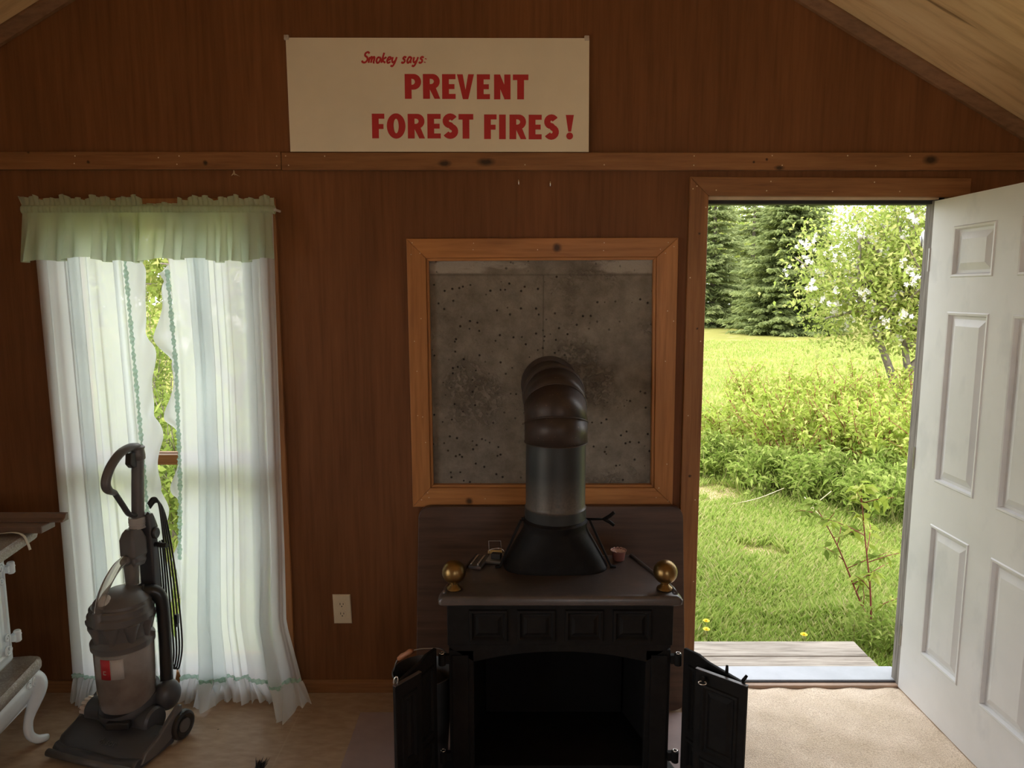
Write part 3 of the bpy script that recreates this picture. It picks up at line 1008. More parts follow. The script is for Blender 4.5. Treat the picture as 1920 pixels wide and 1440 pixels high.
# raised lips along both sides of the top
for s in (-1, 1):
    lp = MB().tube([(SX + s * 0.279, -0.365, ZT + 0.001), (SX + s * 0.358, -0.625, ZT + 0.001), (SX + s * 0.366, -0.655, ZT + 0.001), (SX + s * 0.368, -0.69, ZT)], 0.007, 8)
    lp.build('raised_lip', M['iron_top'], tpo, smooth=True)

# firebox: hollow body with an open front
bd = MB()
W0, W1 = 0.355, 0.268
yF, yB, zB, zTp = -0.680, -0.365, 0.13, ZT - 0.03
for s in (-1, 1):
    bd.prism([(SX + s * W0, yF, zB), (SX + s * W1, yB, zB), (SX + s * W1, yB, zTp), (SX + s * W0, yF, zTp)], (-s * 0.014, 0, 0))
bd.prism([(SX - W1, yB, zB), (SX + W1, yB, zB), (SX + W1, yB, zTp), (SX - W1, yB, zTp)], (0, 0.012, 0))
bd.prism([(SX - W0, yF, zB), (SX + W0, yF, zB), (SX + W1, yB, zB), (SX - W1, yB, zB)], (0, 0, 0.014))
# front frame: pilasters and an arched header
for s in (-1, 1):
    bd.prism([(SX + s * W0, yF, zB), (SX + s * 0.275, yF, zB), (SX + s * 0.275, yF, 0.56), (SX + s * W0, yF, 0.56)], (0, -0.022, 0))
    bd.prism([(SX + s * 0.345, yF - 0.022, zB), (SX + s * 0.292, yF - 0.022, zB), (SX + s * 0.292, yF - 0.022, 0.545), (SX + s * 0.345, yF - 0.022, 0.545)], (0, -0.006, 0))
arch = [(SX - W0, yF, 0.57)]
for k in range(21):
    u = -1 + 2 * k / 20
    arch.append((SX + u * 0.275, yF, 0.52 + 0.035 * (1 - u * u)))
arch += [(SX + W0, yF, 0.57), (SX + W0, yF, 0.578), (SX - W0, yF, 0.578)]
bd.prism(arch, (0, -0.022, 0))
bdo = bd.build('firebox', M['iron'], st, bevel=0.002)
MB().box(SX - 0.25, SX + 0.25, yB - 0.022, yB - 0.002, 0.15, 0.60).build('fire_back', M['fire_dark'], st)
# front frieze with four raised squares
fz = MB()
fz.box(SX - W0 - 0.004, SX + W0 + 0.004, yF - 0.026, yF + 0.01, 0.578, zTp)
fzo = fz.build('frieze', M['iron'], st, bevel=0.003)
for cx_ in (-0.228, -0.076, 0.076, 0.228):
    pm = MB()
    hw, zl, zh = 0.062, 0.592, 0.700
    rings = [(0.0, 0.0), (0.003, -0.007), (0.010, -0.008), (0.016, 0.0), (0.022, -0.001), (0.032, -0.007), (0.036, -0.007)]
    vs, fs = [], []
    for ins, dy in rings:
        vs += [(SX + cx_ - hw + ins, yF - 0.026 + dy, zl + ins), (SX + cx_ + hw - ins, yF - 0.026 + dy, zl + ins), (SX + cx_ + hw - ins, yF - 0.026 + dy, zh - ins), (SX + cx_ - hw + ins, yF - 0.026 + dy, zh - ins)]
    for k in range(len(rings) - 1):
        for q in range(4):
            fs.append((k * 4 + q, k * 4 + (q + 1) % 4, k * 4 + 4 + (q + 1) % 4, k * 4 + 4 + q))
    e = (len(rings) - 1) * 4
    fs.append((e, e + 1, e + 2, e + 3))
    pm.add(vs, fs)
    pm.build('raised_square', M['iron'], fzo)
# hearth apron and legs
ha = MB()
layered(ha, rounded([(SX - 0.40, -1.02), (SX + 0.40, -1.02), (SX + 0.40, -0.70), (SX + 0.30, -0.36), (SX - 0.30, -0.36), (SX - 0.40, -0.70)], 0.03, 4), [(0.02, 0.098), (0.0, 0.108), (0.0, 0.122), (0.012, 0.130)])
ha.build('hearth_apron', M['iron'], st, smooth='auto')
for (lx, ly) in ((-0.33, -0.94), (0.33, -0.94), (-0.25, -0.42), (0.25, -0.42)):
    s = 1 if lx > 0 else -1
    lg = MB().tube(smoothpath([(SX + lx, ly, 0.105), (SX + lx + s * 0.022, ly - 0.012, 0.07), (SX + lx + s * 0.012, ly - 0.006, 0.045), (SX + lx + s * 0.03, ly - 0.014, 0.027)], 5), [0.028 - 0.016 * min(1, i / 11) + (0.008 if i > 12 else 0) for i in range(16)], 10)
    lg.build('leg', M['iron'], st, smooth=True)


# folding doors: two hinged leaves each side
def leaf(a, b, z0, ztab, th, name, parent, knob=None, flip=1):
    """upright cast leaf from floor-plan point a to b; ztab = top height along its width"""
    a, b = Vector((a[0], a[1], 0)), Vector((b[0], b[1], 0))
    d = (b - a)
    L = d.length
    d.normalize()
    nrm = Vector((d.y, -d.x, 0)) * flip
    def at(s, z, off):
        p = a + d * s + nrm * off
        return (p.x, p.y, z)
    m_ = MB()
    N = 16
    poly = [at(L * k / N, lerp_table(ztab, k / N), 0) for k in range(N + 1)] + [at(L, z0, 0), at(0, z0, 0)]
    m_.prism(poly, tuple(-nrm * th))
    o_ = m_.build(name, M['iron'], parent, bevel=0.0025)
    for (s0, s1, za, zb) in ((0.022, L - 0.022, z0 + 0.14, min(z for _, z in ztab) - 0.035), (0.022, L - 0.022, z0 + 0.02, z0 + 0.125)):
        for side, off0 in ((1, 0.0), (-1, -th)):
            vs, fs = [], []
            rings = [(0.0, 0.0), (0.003, 0.005), (0.010, 0.006), (0.016, 0.0), (0.022, 0.0005), (0.032, 0.006)]
            for ins, h in rings:
                o2 = off0 + side * h
                vs += [at(s0 + ins, za + ins, o2), at(s1 - ins, za + ins, o2), at(s1 - ins, zb - ins, o2), at(s0 + ins, zb - ins, o2)]
            for k in range(len(rings) - 1):
                for q in range(4):
                    fs.append((k * 4 + q, k * 4 + (q + 1) % 4, k * 4 + 4 + (q + 1) % 4, k * 4 + 4 + q))
            e = (len(rings) - 1) * 4
            fs.append((e, e + 1, e + 2, e + 3))
            pb = MB().add(vs, fs)
            pb.build('raised_panel', M['iron'], o_)
    return o_, at, L


for s in (-1, 1):
    hx = SX + s * 0.392
    ox = SX + (0.520 if s > 0 else -0.485)
    A, at, L = leaf((hx, -0.715), (ox, -0.905), 0.16, [(0, 0.574), (0.25, 0.578), (0.4, 0.570), (1, 0.566)], 0.012, 'door_leaf', st, flip=s)
    # hinge knuckles to the pilaster
    for z in (0.535, 0.20):
        hk = MB().lathe([(0.009, -0.02), (0.012, -0.018), (0.012, 0.018), (0.009, 0.02)], (hx - s * 0.016, -0.712, z), 14)
        hk.box(min(hx - s * 0.04, hx - s * 0.016), max(hx - s * 0.04, hx - s * 0.016), -0.716, -0.700, z - 0.014, z + 0.014)
        ho = hk.build('hinge', M['iron'], st, smooth='auto')
        rg = [(hx - s * 0.016 + 0.007 * math.cos(k * math.pi / 6), -0.712 + 0.007 * math.sin(k * math.pi / 6), z + 0.021) for k in range(12)]
        MB().tube(rg, 0.0018, 6, closed=True).build('pin_ring', M['chrome'], ho, smooth=True)
    bx0 = ox + s * 0.004
    bx1 = SX + s * (0.404 if s > 0 else 0.425)
    B, atb, LB = leaf((bx0, -0.925), (bx1, -0.815 if s > 0 else -0.835), 0.16, [(0, 0.565), (1, 0.560)], 0.012, 'door_leaf', st, flip=-s)
    edge = MB().prism([atb(0, 0.566, 0), atb(LB, 0.561, 0), atb(LB, 0.563, 0), atb(0, 0.568, 0)], tuple((Vector(atb(0, 0, -0.012)) - Vector(atb(0, 0, 0)))))
    edge.build('worn_edge', M['iron_top'], B)
    if s > 0:
        # ring knob and two prongs of the latch
        p = Vector(atb(LB * 0.80, 0.535, 0.016))
        rg = [(p.x + 0.0115 * math.cos(k * math.pi / 9), p.y - 0.002 * math.cos(k * math.pi / 9), p.z + 0.006 * math.sin(k * math.pi / 9)) for k in range(18)]
        MB().tube(rg, 0.0022, 6, closed=True).build('knob_ring', M['chrome'], B, smooth=True)
        MB().sphere((p.x + 0.002, p.y, p.z + 0.012), 0.008, 12).build('knob', M['iron'], B, smooth=True)
        for fr_, h, tilt in ((0.72, 0.022, 0.0), (0.97, 0.018, 0.012)):
            q = Vector(at(L * fr_, 0.568, -0.006))
            MB().tube([q, q + Vector((tilt * 0.4, -tilt * 0.2, h * 0.5)), q + Vector((tilt, 0, h))], [0.005, 0.005, 0.004], 8).build('latch_prong', M['iron'], A, smooth=True)
    else:
        q = Vector(at(L * 0.985, 0.566, 0.0))
        rg = [(q.x - 0.007 + 0.006 * math.cos(k * math.pi / 7), q.y - 0.005, q.z + 0.008 + 0.013 * math.sin(k * math.pi / 7) + 0.005 * math.cos(k * math.pi / 7)) for k in range(14)]
        MB().tube(rg, 0.0024, 6, closed=True).build('latch_ring', M['chrome'], A, smooth=True)

# brass ball finials
for s in (-1, 1):
    fb = MB().lathe([(0.024, 0.0), (0.026, 0.003), (0.024, 0.007), (0.016, 0.012), (0.012, 0.019), (0.016, 0.024), (0.012, 0.028)], (SX + s * 0.340, -0.655, ZT), 28)
    fo = fb.build('finial_base', M['brass'], st, smooth='auto')
    bl = MB().sphere((SX + s * 0.340, -0.655, ZT + 0.058), 0.0385, 32)
    bl.build('brass_ball', M['brass'], fo, smooth=True)

# flue collar: oval skirt rising to a round neck
PX, PY, PR = 0.151, -0.445, 0.103
hd = MB()
vs, fs = [], []
NS = 48
LV_ = [(0.0, 0.180, 0.102), (0.006, 0.182, 0.103), (0.012, 0.178, 0.101), (0.040, 0.164, 0.101), (0.080, 0.142, 0.103), (0.115, 0.122, 0.105), (0.135, 0.112, 0.107), (0.150, 0.109, 0.109), (0.158, 0.113, 0.113), (0.164, 0.113, 0.113), (0.168, 0.107, 0.107), (0.172, 0.105, 0.105)]
for (z, rx, ry) in LV_:
    pw = 2.0 + 1.2 * (1 - min(1, z / 0.13))
    for k in range(NS):
        a = 2 * math.pi * k / NS
        ca, sa = math.cos(a), math.sin(a)
        vs.append((PX + rx * math.copysign(abs(ca) ** (2 / pw), ca), PY + ry * math.copysign(abs(sa) ** (2 / pw), sa), ZT + z))
for i in range(len(LV_) - 1):
    for k in range(NS):
        fs.append((i * NS + k, i * NS + (k + 1) % NS, (i + 1) * NS + (k + 1) % NS, (i + 1) * NS + k))
fs.append(tuple(range(NS))[::-1])
fs.append(tuple(range((len(LV_) - 1) * NS, len(LV_) * NS)))
hd.add(vs, fs)
hdo = hd.build('flue_collar', M['iron'], st, smooth='auto', angle=50)
for s in (-1, 1):
    br = MB()
    a, b = Vector((PX + s * 0.117, PY - 0.008, ZT + 0.165)), Vector((PX + s * 0.196, PY - 0.03, ZT + 0.006))
    d = (b - a).normalized()
    br.prism([a + Vector((s * 0.006, -0.007, 0)), a + Vector((-s * 0.002, -0.007, -0.002)), b + Vector((-s * 0.008, -0.007, 0)), b + Vector((0, -0.007, 0))], (0, 0.014, 0))
    br.prism([b + Vector((-s * 0.006, -0.007, -0.006)), b + Vector((s * 0.014, -0.007, -0.006)), b + Vector((s * 0.014, -0.007, -0.001)), b + Vector((-s * 0.006, -0.007, 0.004))], (0, 0.014, 0))
    br.build('strap_bracket', M['iron'], hdo, bevel=0.001)

# ------------------------------------------------------------------ stovepipe (rests on the collar, ends in the chimney)
pp = thing('stovepipe', (PX, PY, ZT + 0.165), 'dark stovepipe rising from the iron stove and bending into the concrete panel', 'stovepipe')
Z0 = ZT + 0.165
pz = Z0 + 0.0078
pipe = MB().lathe([(PR + 0.003, pz), (PR + 0.004, pz + 0.004), (PR + 0.003, pz + 0.035), (PR + 0.0042, pz + 0.038), (PR + 0.001, pz + 0.042), (PR, pz + 0.05), (PR, 1.200)], (PX, PY, 0), 56)
pipe.build('pipe', M['pipe'], pp, smooth='auto', angle=50)
el = MB()
ER = 0.112
ZB = 1.245
# mitred segments with rolled seams
cent = [Vector((PX, PY, 1.186)), Vector((PX, PY, 1.250)), Vector((PX, PY + 0.042, 1.298)), Vector((PX, PY + 0.110, 1.324)), Vector((PX, 0.03, 1.324))]
dirs = [(cent[i + 1] - cent[i]).normalized() for i in range(4)]
NE = 48
cutn = [dirs[0], (dirs[0] + dirs[1]).normalized(), (dirs[1] + dirs[2]).normalized(), (dirs[2] + dirs[3]).normalized(), dirs[3]]


def ringpts(i, seg, r):
    """circle of radius r around segment seg, cut by the mitre plane at joint i"""
    d = dirs[seg]
    xax = Vector((1, 0, 0))
    yax = d.cross(xax).normalized()
    out = []
    for k in range(NE):
        a = 2 * math.pi * k / NE
        p = cent[seg] + xax * (r * math.cos(a)) + yax * (r * math.sin(a))
        tt = (cent[i] - p).dot(cutn[i]) / d.dot(cutn[i])
        out.append(p + d * tt)
    return out


for sgm in range(3):
    r0 = PR + 0.004
    A_, B_ = ringpts(sgm, sgm, r0), ringpts(sgm + 1, sgm, r0)
    el.add(A_ + B_, [(k, (k + 1) % NE, NE + (k + 1) % NE, NE + k) for k in range(NE)])
elo = el.build('elbow', M['elbow'], pp, smooth='auto', angle=50, solid=0.002)
for i in (1, 2, 3):
    rp = ringpts(i, i - 1, PR + 0.0045)
    MB().tube(rp, 0.0026, 8, closed=True).build('seam', M['elbow'], elo, smooth=True)
rp = ringpts(0, 0, PR + 0.005)
MB().tube(rp, 0.002, 8, closed=True).build('seam', M['elbow'], elo, smooth=True)
hz = MB().tube([tuple(cent[3]), (PX, 0.03, 1.324)], PR - 0.006, 48, caps=False)
hz.build('wall_pipe', M['elbow'], pp, smooth='auto')
cfm = MB().lathe([(PR - 0.004, -0.055), (PR + 0.009, -0.055), (PR + 0.0115, -0.050), (PR + 0.0095, -0.045), (PR + 0.0095, -0.02), (PR + 0.006, 0.0), (PR - 0.004, 0.0)], (PX, PY + 0.112, 1.324), 48, Matrix.Rotation(R(90), 3, 'X'))
cfm.build('elbow_cuff', M['cuff'], elo, smooth='auto')
fl = MB().lathe([(PR + 0.012, 0), (PR + 0.012, 0.006), (PR - 0.002, 0.010)], (PX, 0.010, 1.324), 48, Matrix.Rotation(R(90), 3, 'X'))
fl.build('collar_ring', M['elbow'], pp, smooth='auto')
dz = 0.897 + 0.012
dh = MB().tube([(PX + 0.09, PY, dz), (PX + 0.178, PY, dz)], 0.0045, 8)
dh.tube([(PX + 0.170, PY, dz), (PX + 0.190, PY - 0.003, dz + 0.012), (PX + 0.205, PY - 0.004, dz + 0.026)], [0.006, 0.0065, 0.0065], 8)
dh.tube([(PX + 0.170, PY, dz), (PX + 0.190, PY, dz - 0.010), (PX + 0.205, PY, dz - 0.022)], [0.006, 0.0065, 0.0065], 8)
dh.build('damper_handle', M['iron'], pp, smooth=True)
MB().tube([(PX - 0.09, PY, dz), (PX - 0.118, PY, dz)], 0.0065, 8).build('damper_pin', M['iron'], pp, smooth=True)

# ------------------------------------------------------------------ small things on the stove top
cup = thing('snack_cup', (0.381, -0.405, ZT + 0.0005), 'small brown cup with crinkled pinkish rim on the stove top beside the collar', 'cup')
cb = MB().lathe([(0.0005, 0.0), (0.019, 0.0), (0.0205, 0.002), (0.0245, 0.032), (0.0275, 0.034), (0.0275, 0.0355), (0.0235, 0.0352), (0.0195, 0.008), (0.0005, 0.007)], (0.381, -0.405, ZT + 0.0005), 28)
cb.build('cup_body', M['cup'], cup, smooth='auto')
fm = MB()
vs, fs = [], []
for j, rr in enumerate((0.0285, 0.025, 0.019, 0.010, 0.001)):
    for k in range(28):
        a = 2 * math.pi * k / 28
        zz = 0.0365 - 0.003 * j + 0.0022 * math.sin(k * 2.9 + j * 2) * (1 if j else 0.6) + 0.002 * random.random()
        vs.append((0.381 + rr * math.cos(a), -0.405 + rr * math.sin(a), ZT + zz))
for j in range(4):
    for k in range(28):
        fs.append((j * 28 + k, j * 28 + (k + 1) % 28, (j + 1) * 28 + (k + 1) % 28, (j + 1) * 28 + k))
fm.add(vs, fs)
fm.build('foil_lid', M['cup_foil'], cup, smooth=True)

tr = thing('wire_trap', (-0.058, -0.405, ZT + 0.0005), 'small wire contraption with an upright square loop, on the stove top', 'gadget')
MB().obox((-0.058, -0.405, ZT + 0.006), (0.055, 0.085, 0.010), R(-12)).build('base', M['steel'], tr, bevel=0.001)
MB().obox((-0.061, -0.385, ZT + 0.022), (0.05, 0.012, 0.012), R(-8)).build('wooden_bar', M['yellow'], tr, bevel=0.002)
MB().obox((-0.055, -0.420, ZT + 0.021), (0.035, 0.022, 0.02), R(-15)).build('block', M['dark'], tr, bevel=0.002)
MB().tube([(-0.081, -0.388, ZT + 0.010), (-0.084, -0.382, ZT + 0.062), (-0.041, -0.382, ZT + 0.062), (-0.037, -0.388, ZT + 0.010)], 0.0014, 6).build('wire_loop', M['steel'], tr, smooth=True)
MB().tube(smoothpath([(-0.083, -0.39, ZT + 0.012), (-0.078, -0.395, ZT + 0.034), (-0.043, -0.39, ZT + 0.037), (-0.028, -0.40, ZT + 0.028), (-0.038, -0.42, ZT + 0.014)], 5), 0.0013, 6).build('spring_wire', M['chrome'], tr, smooth=True)

cl_ = thing('metal_clamp', (-0.116, -0.440, ZT + 0.0005), 'flat dark grooved metal piece on the stove top near the dull brass ball', 'gadget')
rot = Matrix.Rotation(R(-14), 3, 'Z')
MB().obox((-0.116, -0.440, ZT + 0.006), (0.045, 0.11, 0.011), rot).build('plate', M['iron_top'], cl_, bevel=0.002)
for dx in (-0.014, 0.010):
    c = Vector((-0.116, -0.440, ZT + 0.015)) + rot @ Vector((dx, -0.006, 0))
    MB().obox(c, (0.006, 0.088, 0.008), rot).build('rib', M['chrome'], cl_, bevel=0.001)
for (x_, y_, s_) in ((0.335, -0.50, 0.006), (0.318, -0.47, 0.004)):
    pass

# ------------------------------------------------------------------ dark board leaning behind the stove
bdp = rounded([(-0.392, 0.005), (0.705, 0.005), (0.695, 0.832), (-0.380, 0.830)], 0.055, 8)
lean = []
for (x, z) in bdp:
    yy = -0.152 + (z / 0.832) * 0.105
    lean.append((x, yy, z + 0.0))
bo = MB().prism(lean, (0, 0.020, 0.003)).build('dark_board', M['board'], bevel=0.003)
tag(bo, 'dark brown round-cornered board leaning on the wall behind the iron stove', 'board')

# ------------------------------------------------------------------ ash bucket behind the left stove door
bk = thing('ash_bucket', (-0.31, -0.52, 0.005), 'dark metal bucket with wooden bail grip behind the left stove door', 'bucket')
BZ = 0.385
MB().lathe([(0.001, 0.005), (0.075, 0.005), (0.078, 0.01), (0.104, BZ), (0.108, BZ + 0.003), (0.104, BZ + 0.005), (0.100, BZ - 0.004), (0.076, 0.015), (0.001, 0.013)], (-0.31, -0.52, 0), 36).build('pail', M['bucket'], bk, smooth='auto')
MB().sphere((-0.31, -0.52, 0.33), 0.085, 20, 1, 1, 0.55).build('ash', M['dark'], bk, smooth=True)
bail = smoothpath([(-0.415, -0.52, BZ - 0.01), (-0.395, -0.53, BZ + 0.05), (-0.35, -0.54, BZ + 0.085), (-0.29, -0.545, BZ + 0.098), (-0.23, -0.54, BZ + 0.085), (-0.205, -0.52, BZ - 0.01)], 6)
MB().tube(bail, 0.0022, 6).build('bail', M['steel'], bk, smooth=True)
gp = [(-0.393, -0.531, BZ + 0.052), (-0.380, -0.534, BZ + 0.063), (-0.366, -0.537, BZ + 0.073), (-0.352, -0.54, BZ + 0.083), (-0.338, -0.541, BZ + 0.088)]
MB().tube(gp, [0.007, 0.010, 0.0085, 0.010, 0.007], 10).build('grip', M['copper'], bk, smooth=True)

# ================================================================== SIGN
SU = 0.00202
sg = thing('wall_sign', (-0.28, -0.02, 2.2265), 'cream sign with red lettering standing on the wall board', 'sign')
sb = MB().prism([(-0.851, -0.0205, 2.229), (0.2945, -0.0205, 2.228), (0.2925, -0.0085, 2.646), (-0.856, -0.0085, 2.648)], (0, 0.0035, 0))
sb.build('board', M['sign'], sg)


def sign_pt(zx, zy, off=0.0006):
    """zx, zy: position on the sign face, in thirds of 2 mm from the reference corner of the drawing"""
    u, v = zx / 3.0 + 500, zy / 3.0 + 30
    x = -0.856 + (u - 537) * 0.002023
    z = 2.648 - (v - 72) * 0.001955
    fr_ = (z - 2.229) / (2.647 - 2.229)
    return (x, -0.0205 + 0.012 * fr_ - off, z)


def strip(mb, outer, inner, off=0.0006, closed=False):
    n = len(outer)
    vs = [sign_pt(*p, off) for p in outer] + [sign_pt(*p, off) for p in inner]
    fs = []
    for i in range(n if closed else n - 1):
        j = (i + 1) % n
        fs.append((i, j, n + j, n + i))
    mb.add(vs, fs)


def glyph(ch, x, y, w, h):
    """heavy gothic capital: list of polygons / strips in sign units, y down"""
    m_ = MB()
    st_ = 0.275 * h
    br_ = 0.205 * h
    def poly(pts, o=0.0006):
        m_.add([sign_pt(x + px, y + py, o) for px, py in pts], [tuple(range(len(pts)))])
    def rect(a, b, c_, d, o=0.0006):
        poly([(a, c_), (b, c_), (b, d), (a, d)], o)
    if ch in 'EFPR':
        rect(0, st_, 0, h)
    if ch in 'EF':
        rect(st_, w, 0, br_)
        rect(st_, w * 0.92, h * (0.40 if ch == 'E' else 0.42), h * 0.60 if ch == 'E' else h * 0.62)
        if ch == 'E':
            rect(st_, w, h - br_, h)
    if ch in 'PR':
        H2 = h * (0.63 if ch == 'P' else 0.60)
        out, inn = [(x + st_, y)], [(x + st_, y + br_ * 0.95)]
        cx = w - H2 * 0.48
        for k in range(17):
            a = -math.pi / 2 + math.pi * k / 16
            out.append((x + cx + H2 * 0.48 * math.cos(a), y + H2 / 2 + H2 / 2 * math.sin(a)))
            inn.append((x + cx - H2 * 0.12 + (H2 * 0.20) * math.cos(a), y + H2 / 2 + (H2 / 2 - br_ * 0.95) * math.sin(a)))
        out.append((x + st_, y + H2)); inn.append((x + st_, y + H2 - br_ * 0.95))
        strip(m_, out, inn)
        if ch == 'R':
            poly([(w * 0.36, h * 0.56), (w * 0.74, h * 0.52), (w * 1.02, h), (w * 0.68, h)], 0.0007)
    if ch == 'V':
        poly([(0, 0), (w * 0.34, 0), (w * 0.5, h * 0.62), (w * 0.66, h), (w * 0.34, h)])
        poly([(w, 0), (w * 0.66, 0), (w * 0.5, h * 0.62), (w * 0.36, h), (w * 0.66, h)], 0.0007)
    if ch == 'N':
        rect(0, st_ * 0.92, 0, h)
        rect(w - st_ * 0.92, w, 0, h)
        poly([(0, 0), (w * 0.36, 0), (w, h), (w * 0.64, h)], 0.0007)
    if ch == 'T':
        rect(0, w, 0, br_ * 1.1)
        rect(w / 2 - st_ / 2, w / 2 + st_ / 2, br_ * 1.1, h)
    if ch == 'I':
        rect(0, w, 0, h)
    if ch == 'O':
        out, inn = [], []
        for k in range(40):
            a = 2 * math.pi * k / 40
            out.append((x + w / 2 + w / 2 * math.cos(a), y + h / 2 + h * 0.515 * math.sin(a)))
            inn.append((x + w / 2 + (w / 2 - st_) * math.cos(a), y + h / 2 + (h / 2 - br_) * math.sin(a)))
        strip(m_, out, inn, closed=True)
    if ch == 'S':
        th = br_ * 1.12
        ctr = []
        r1x, r1y = w / 2 - th * 0.58, h * 0.25 + 0.0 * th
        for k in range(13):       # top bowl, from upper right round to the middle
            a = R(-28 - 242 * k / 12)
            ctr.append((w * 0.5 + r1x * math.cos(a), h * 0.285 + (h * 0.285 - th * 0.48) * math.sin(a)))
        for k in range(1, 13):    # bottom bowl
            a = R(-90 + 242 * k / 12)
            ctr.append((w * 0.5 + (r1x + w * 0.02) * math.cos(a), h * 0.705 + (h * 0.295 - th * 0.48) * math.sin(a)))
        out, inn = [], []
        for i, p in enumerate(ctr):
            q0, q1 = Vector(ctr[max(i - 1, 0)]), Vector(ctr[min(i + 1, len(ctr) - 1)])
            d = (q1 - q0).normalized()
            nn = Vector((-d.y, d.x)) * th * 0.56
            out.append((x + p[0] + nn.x, y + p[1] + nn.y)); inn.append((x + p[0] - nn.x, y + p[1] - nn.y))
        strip(m_, out, inn)
    if ch == '!':
        poly([(0, 0), (w, 0), (w * 0.68, h * 0.68), (w * 0.32, h * 0.68)])
        poly([(w / 2 + w * 0.42 * math.cos(2 * math.pi * k / 20), h * 0.855 + h * 0.145 * math.sin(2 * math.pi * k / 20)) for k in range(20)])
    return m_


for ch, x, y, w in [('P', 775, 329, 93), ('R', 878, 329, 95), ('E', 986, 330, 76), ('V', 1070, 331, 96), ('E', 1182, 331, 74), ('N', 1279, 332, 93), ('T', 1385, 332, 88),
                    ('F', 586, 553, 71), ('O', 670, 553, 106), ('R', 789, 554, 95), ('E', 900, 554, 76), ('S', 986, 554, 88), ('T', 1077, 555, 84),
                    ('F', 1222, 557, 71), ('I', 1307, 558, 38), ('R', 1366, 558, 94), ('E', 1475, 559, 74), ('S', 1562, 559, 84), ('!', 1685, 560, 46)]:
    glyph(ch, x, y, w, 140).build('lettering', M['sign_red'], sg)

# brush script line above the capitals
SCRIPT = {
    'S': ([[(0.62, 0.12), (0.45, 0.0), (0.22, 0.10), (0.20, 0.32), (0.42, 0.48), (0.48, 0.72), (0.28, 0.96), (0.02, 0.92), (-0.04, 0.78)]], 0.62),
    'm': ([[(0.05, 0.45), (0.0, 1.0)], [(0.02, 0.72), (0.16, 0.48), (0.28, 0.50), (0.24, 1.0)], [(0.26, 0.72), (0.42, 0.47), (0.54, 0.52), (0.50, 0.95), (0.60, 0.96)]], 0.66),
    'o': ([[(0.30, 0.46), (0.10, 0.55), (0.04, 0.82), (0.16, 1.0), (0.34, 0.90), (0.42, 0.64), (0.30, 0.46)]], 0.48),
    'k': ([[(0.16, 0.05), (0.0, 1.0)], [(0.44, 0.46), (0.10, 0.74), (0.40, 1.0)]], 0.46),
    'e': ([[(0.06, 0.76), (0.34, 0.64), (0.32, 0.48), (0.14, 0.50), (0.03, 0.78), (0.14, 1.0), (0.38, 0.90)]], 0.42),
    'y': ([[(0.06, 0.46), (0.04, 0.82), (0.16, 0.96), (0.36, 0.78)], [(0.46, 0.46), (0.32, 1.0), (0.14, 1.30), (-0.06, 1.24)]], 0.56),
    's': ([[(0.40, 0.52), (0.22, 0.44), (0.10, 0.58), (0.26, 0.72), (0.28, 0.90), (0.12, 1.0), (-0.04, 0.92)]], 0.44),
    'a': ([[(0.40, 0.52), (0.18, 0.46), (0.03, 0.78), (0.12, 1.0), (0.32, 0.84), (0.44, 0.48)], [(0.42, 0.50), (0.36, 0.90), (0.48, 0.96)]], 0.54),
    ':': ([[(0.12, 0.58), (0.10, 0.66)], [(0.06, 0.90), (0.04, 0.98)]], 0.2),
}
pen = 538.0
HS = 60.0
for ch in 'Smokey says:':
    if ch == ' ':
        pen += 22
        continue
    strokes, adv = SCRIPT[ch]
    m_ = MB()
    for sk in strokes:
        pts = [Vector((p[0], p[1], 0)) for p in sk]
        pts = smoothpath(pts, 5) if len(pts) > 2 else pts
        out, inn = [], []
        for i, p in enumerate(pts):
            d = (pts[min(i + 1, len(pts) - 1)] - pts[max(i - 1, 0)]).normalized()
            wd = 0.095 if ch != ':' else 0.10
            nn = Vector((-d.y, d.x, 0)) * wd
            sl_ = lambda q: (pen + (q.x + 0.16 * (1 - q.y)) * HS * 0.93, 207 + q.y * HS * 1.0)
            out.append(sl_(p + nn)); inn.append(sl_(p - nn))
        strip(m_, out, inn, 0.0006 + 0.0001 * len(m_.v) / 50)
    m_.build('script_letter', M['sign_red'], sg)
    pen += adv * HS * 0.93 + (4 if ch != 'S' else 1)
for (x, z) in ((-0.853, 2.650), (0.283, 2.647)):
    c_ = MB().box(x - 0.009, x + 0.009, -0.012, -0.0005, z - 0.010, z + 0.008)
    c_.lathe([(0.004, 0), (0.004, 0.004), (0.002, 0.005)], (x, -0.012, z), 10, Matrix.Rotation(R(90), 3, 'X'))
    c_.build('corner_clip', M['clip'], sg, bevel=0.003)

# ------------------------------------------------------------------ outlet, hooks, moth
ol = thing('power_outlet', (-0.714, 0.0, 0.305), 'almond double power outlet low on the brown wall', 'outlet')
tilt = 0.03
def OP(x, z): return (-0.714 + x - tilt * z, 0, 0.372 + z)
pl = MB()
q = [OP(-0.0375, -0.064), OP(0.0375, -0.064), OP(0.0375, 0.064), OP(-0.0375, 0.064)]
qi = [OP(-0.034, -0.060), OP(0.034, -0.060), OP(0.034, 0.060), OP(-0.034, 0.060)]
vs = [(a, -0.0005, b) for a, _, b in q] + [(a, -0.003, b) for a, _, b in q] + [(a, -0.0065, b) for a, _, b in qi]
fs = [(8, 9, 10, 11)[::1]]
for k in range(4):
    j = (k + 1) % 4
    fs += [(k, j, 4 + j, 4 + k), (4 + k, 4 + j, 8 + j, 8 + k)]
pl.add(vs, fs)
plo = pl.build('cover_plate', M['outlet'], ol)
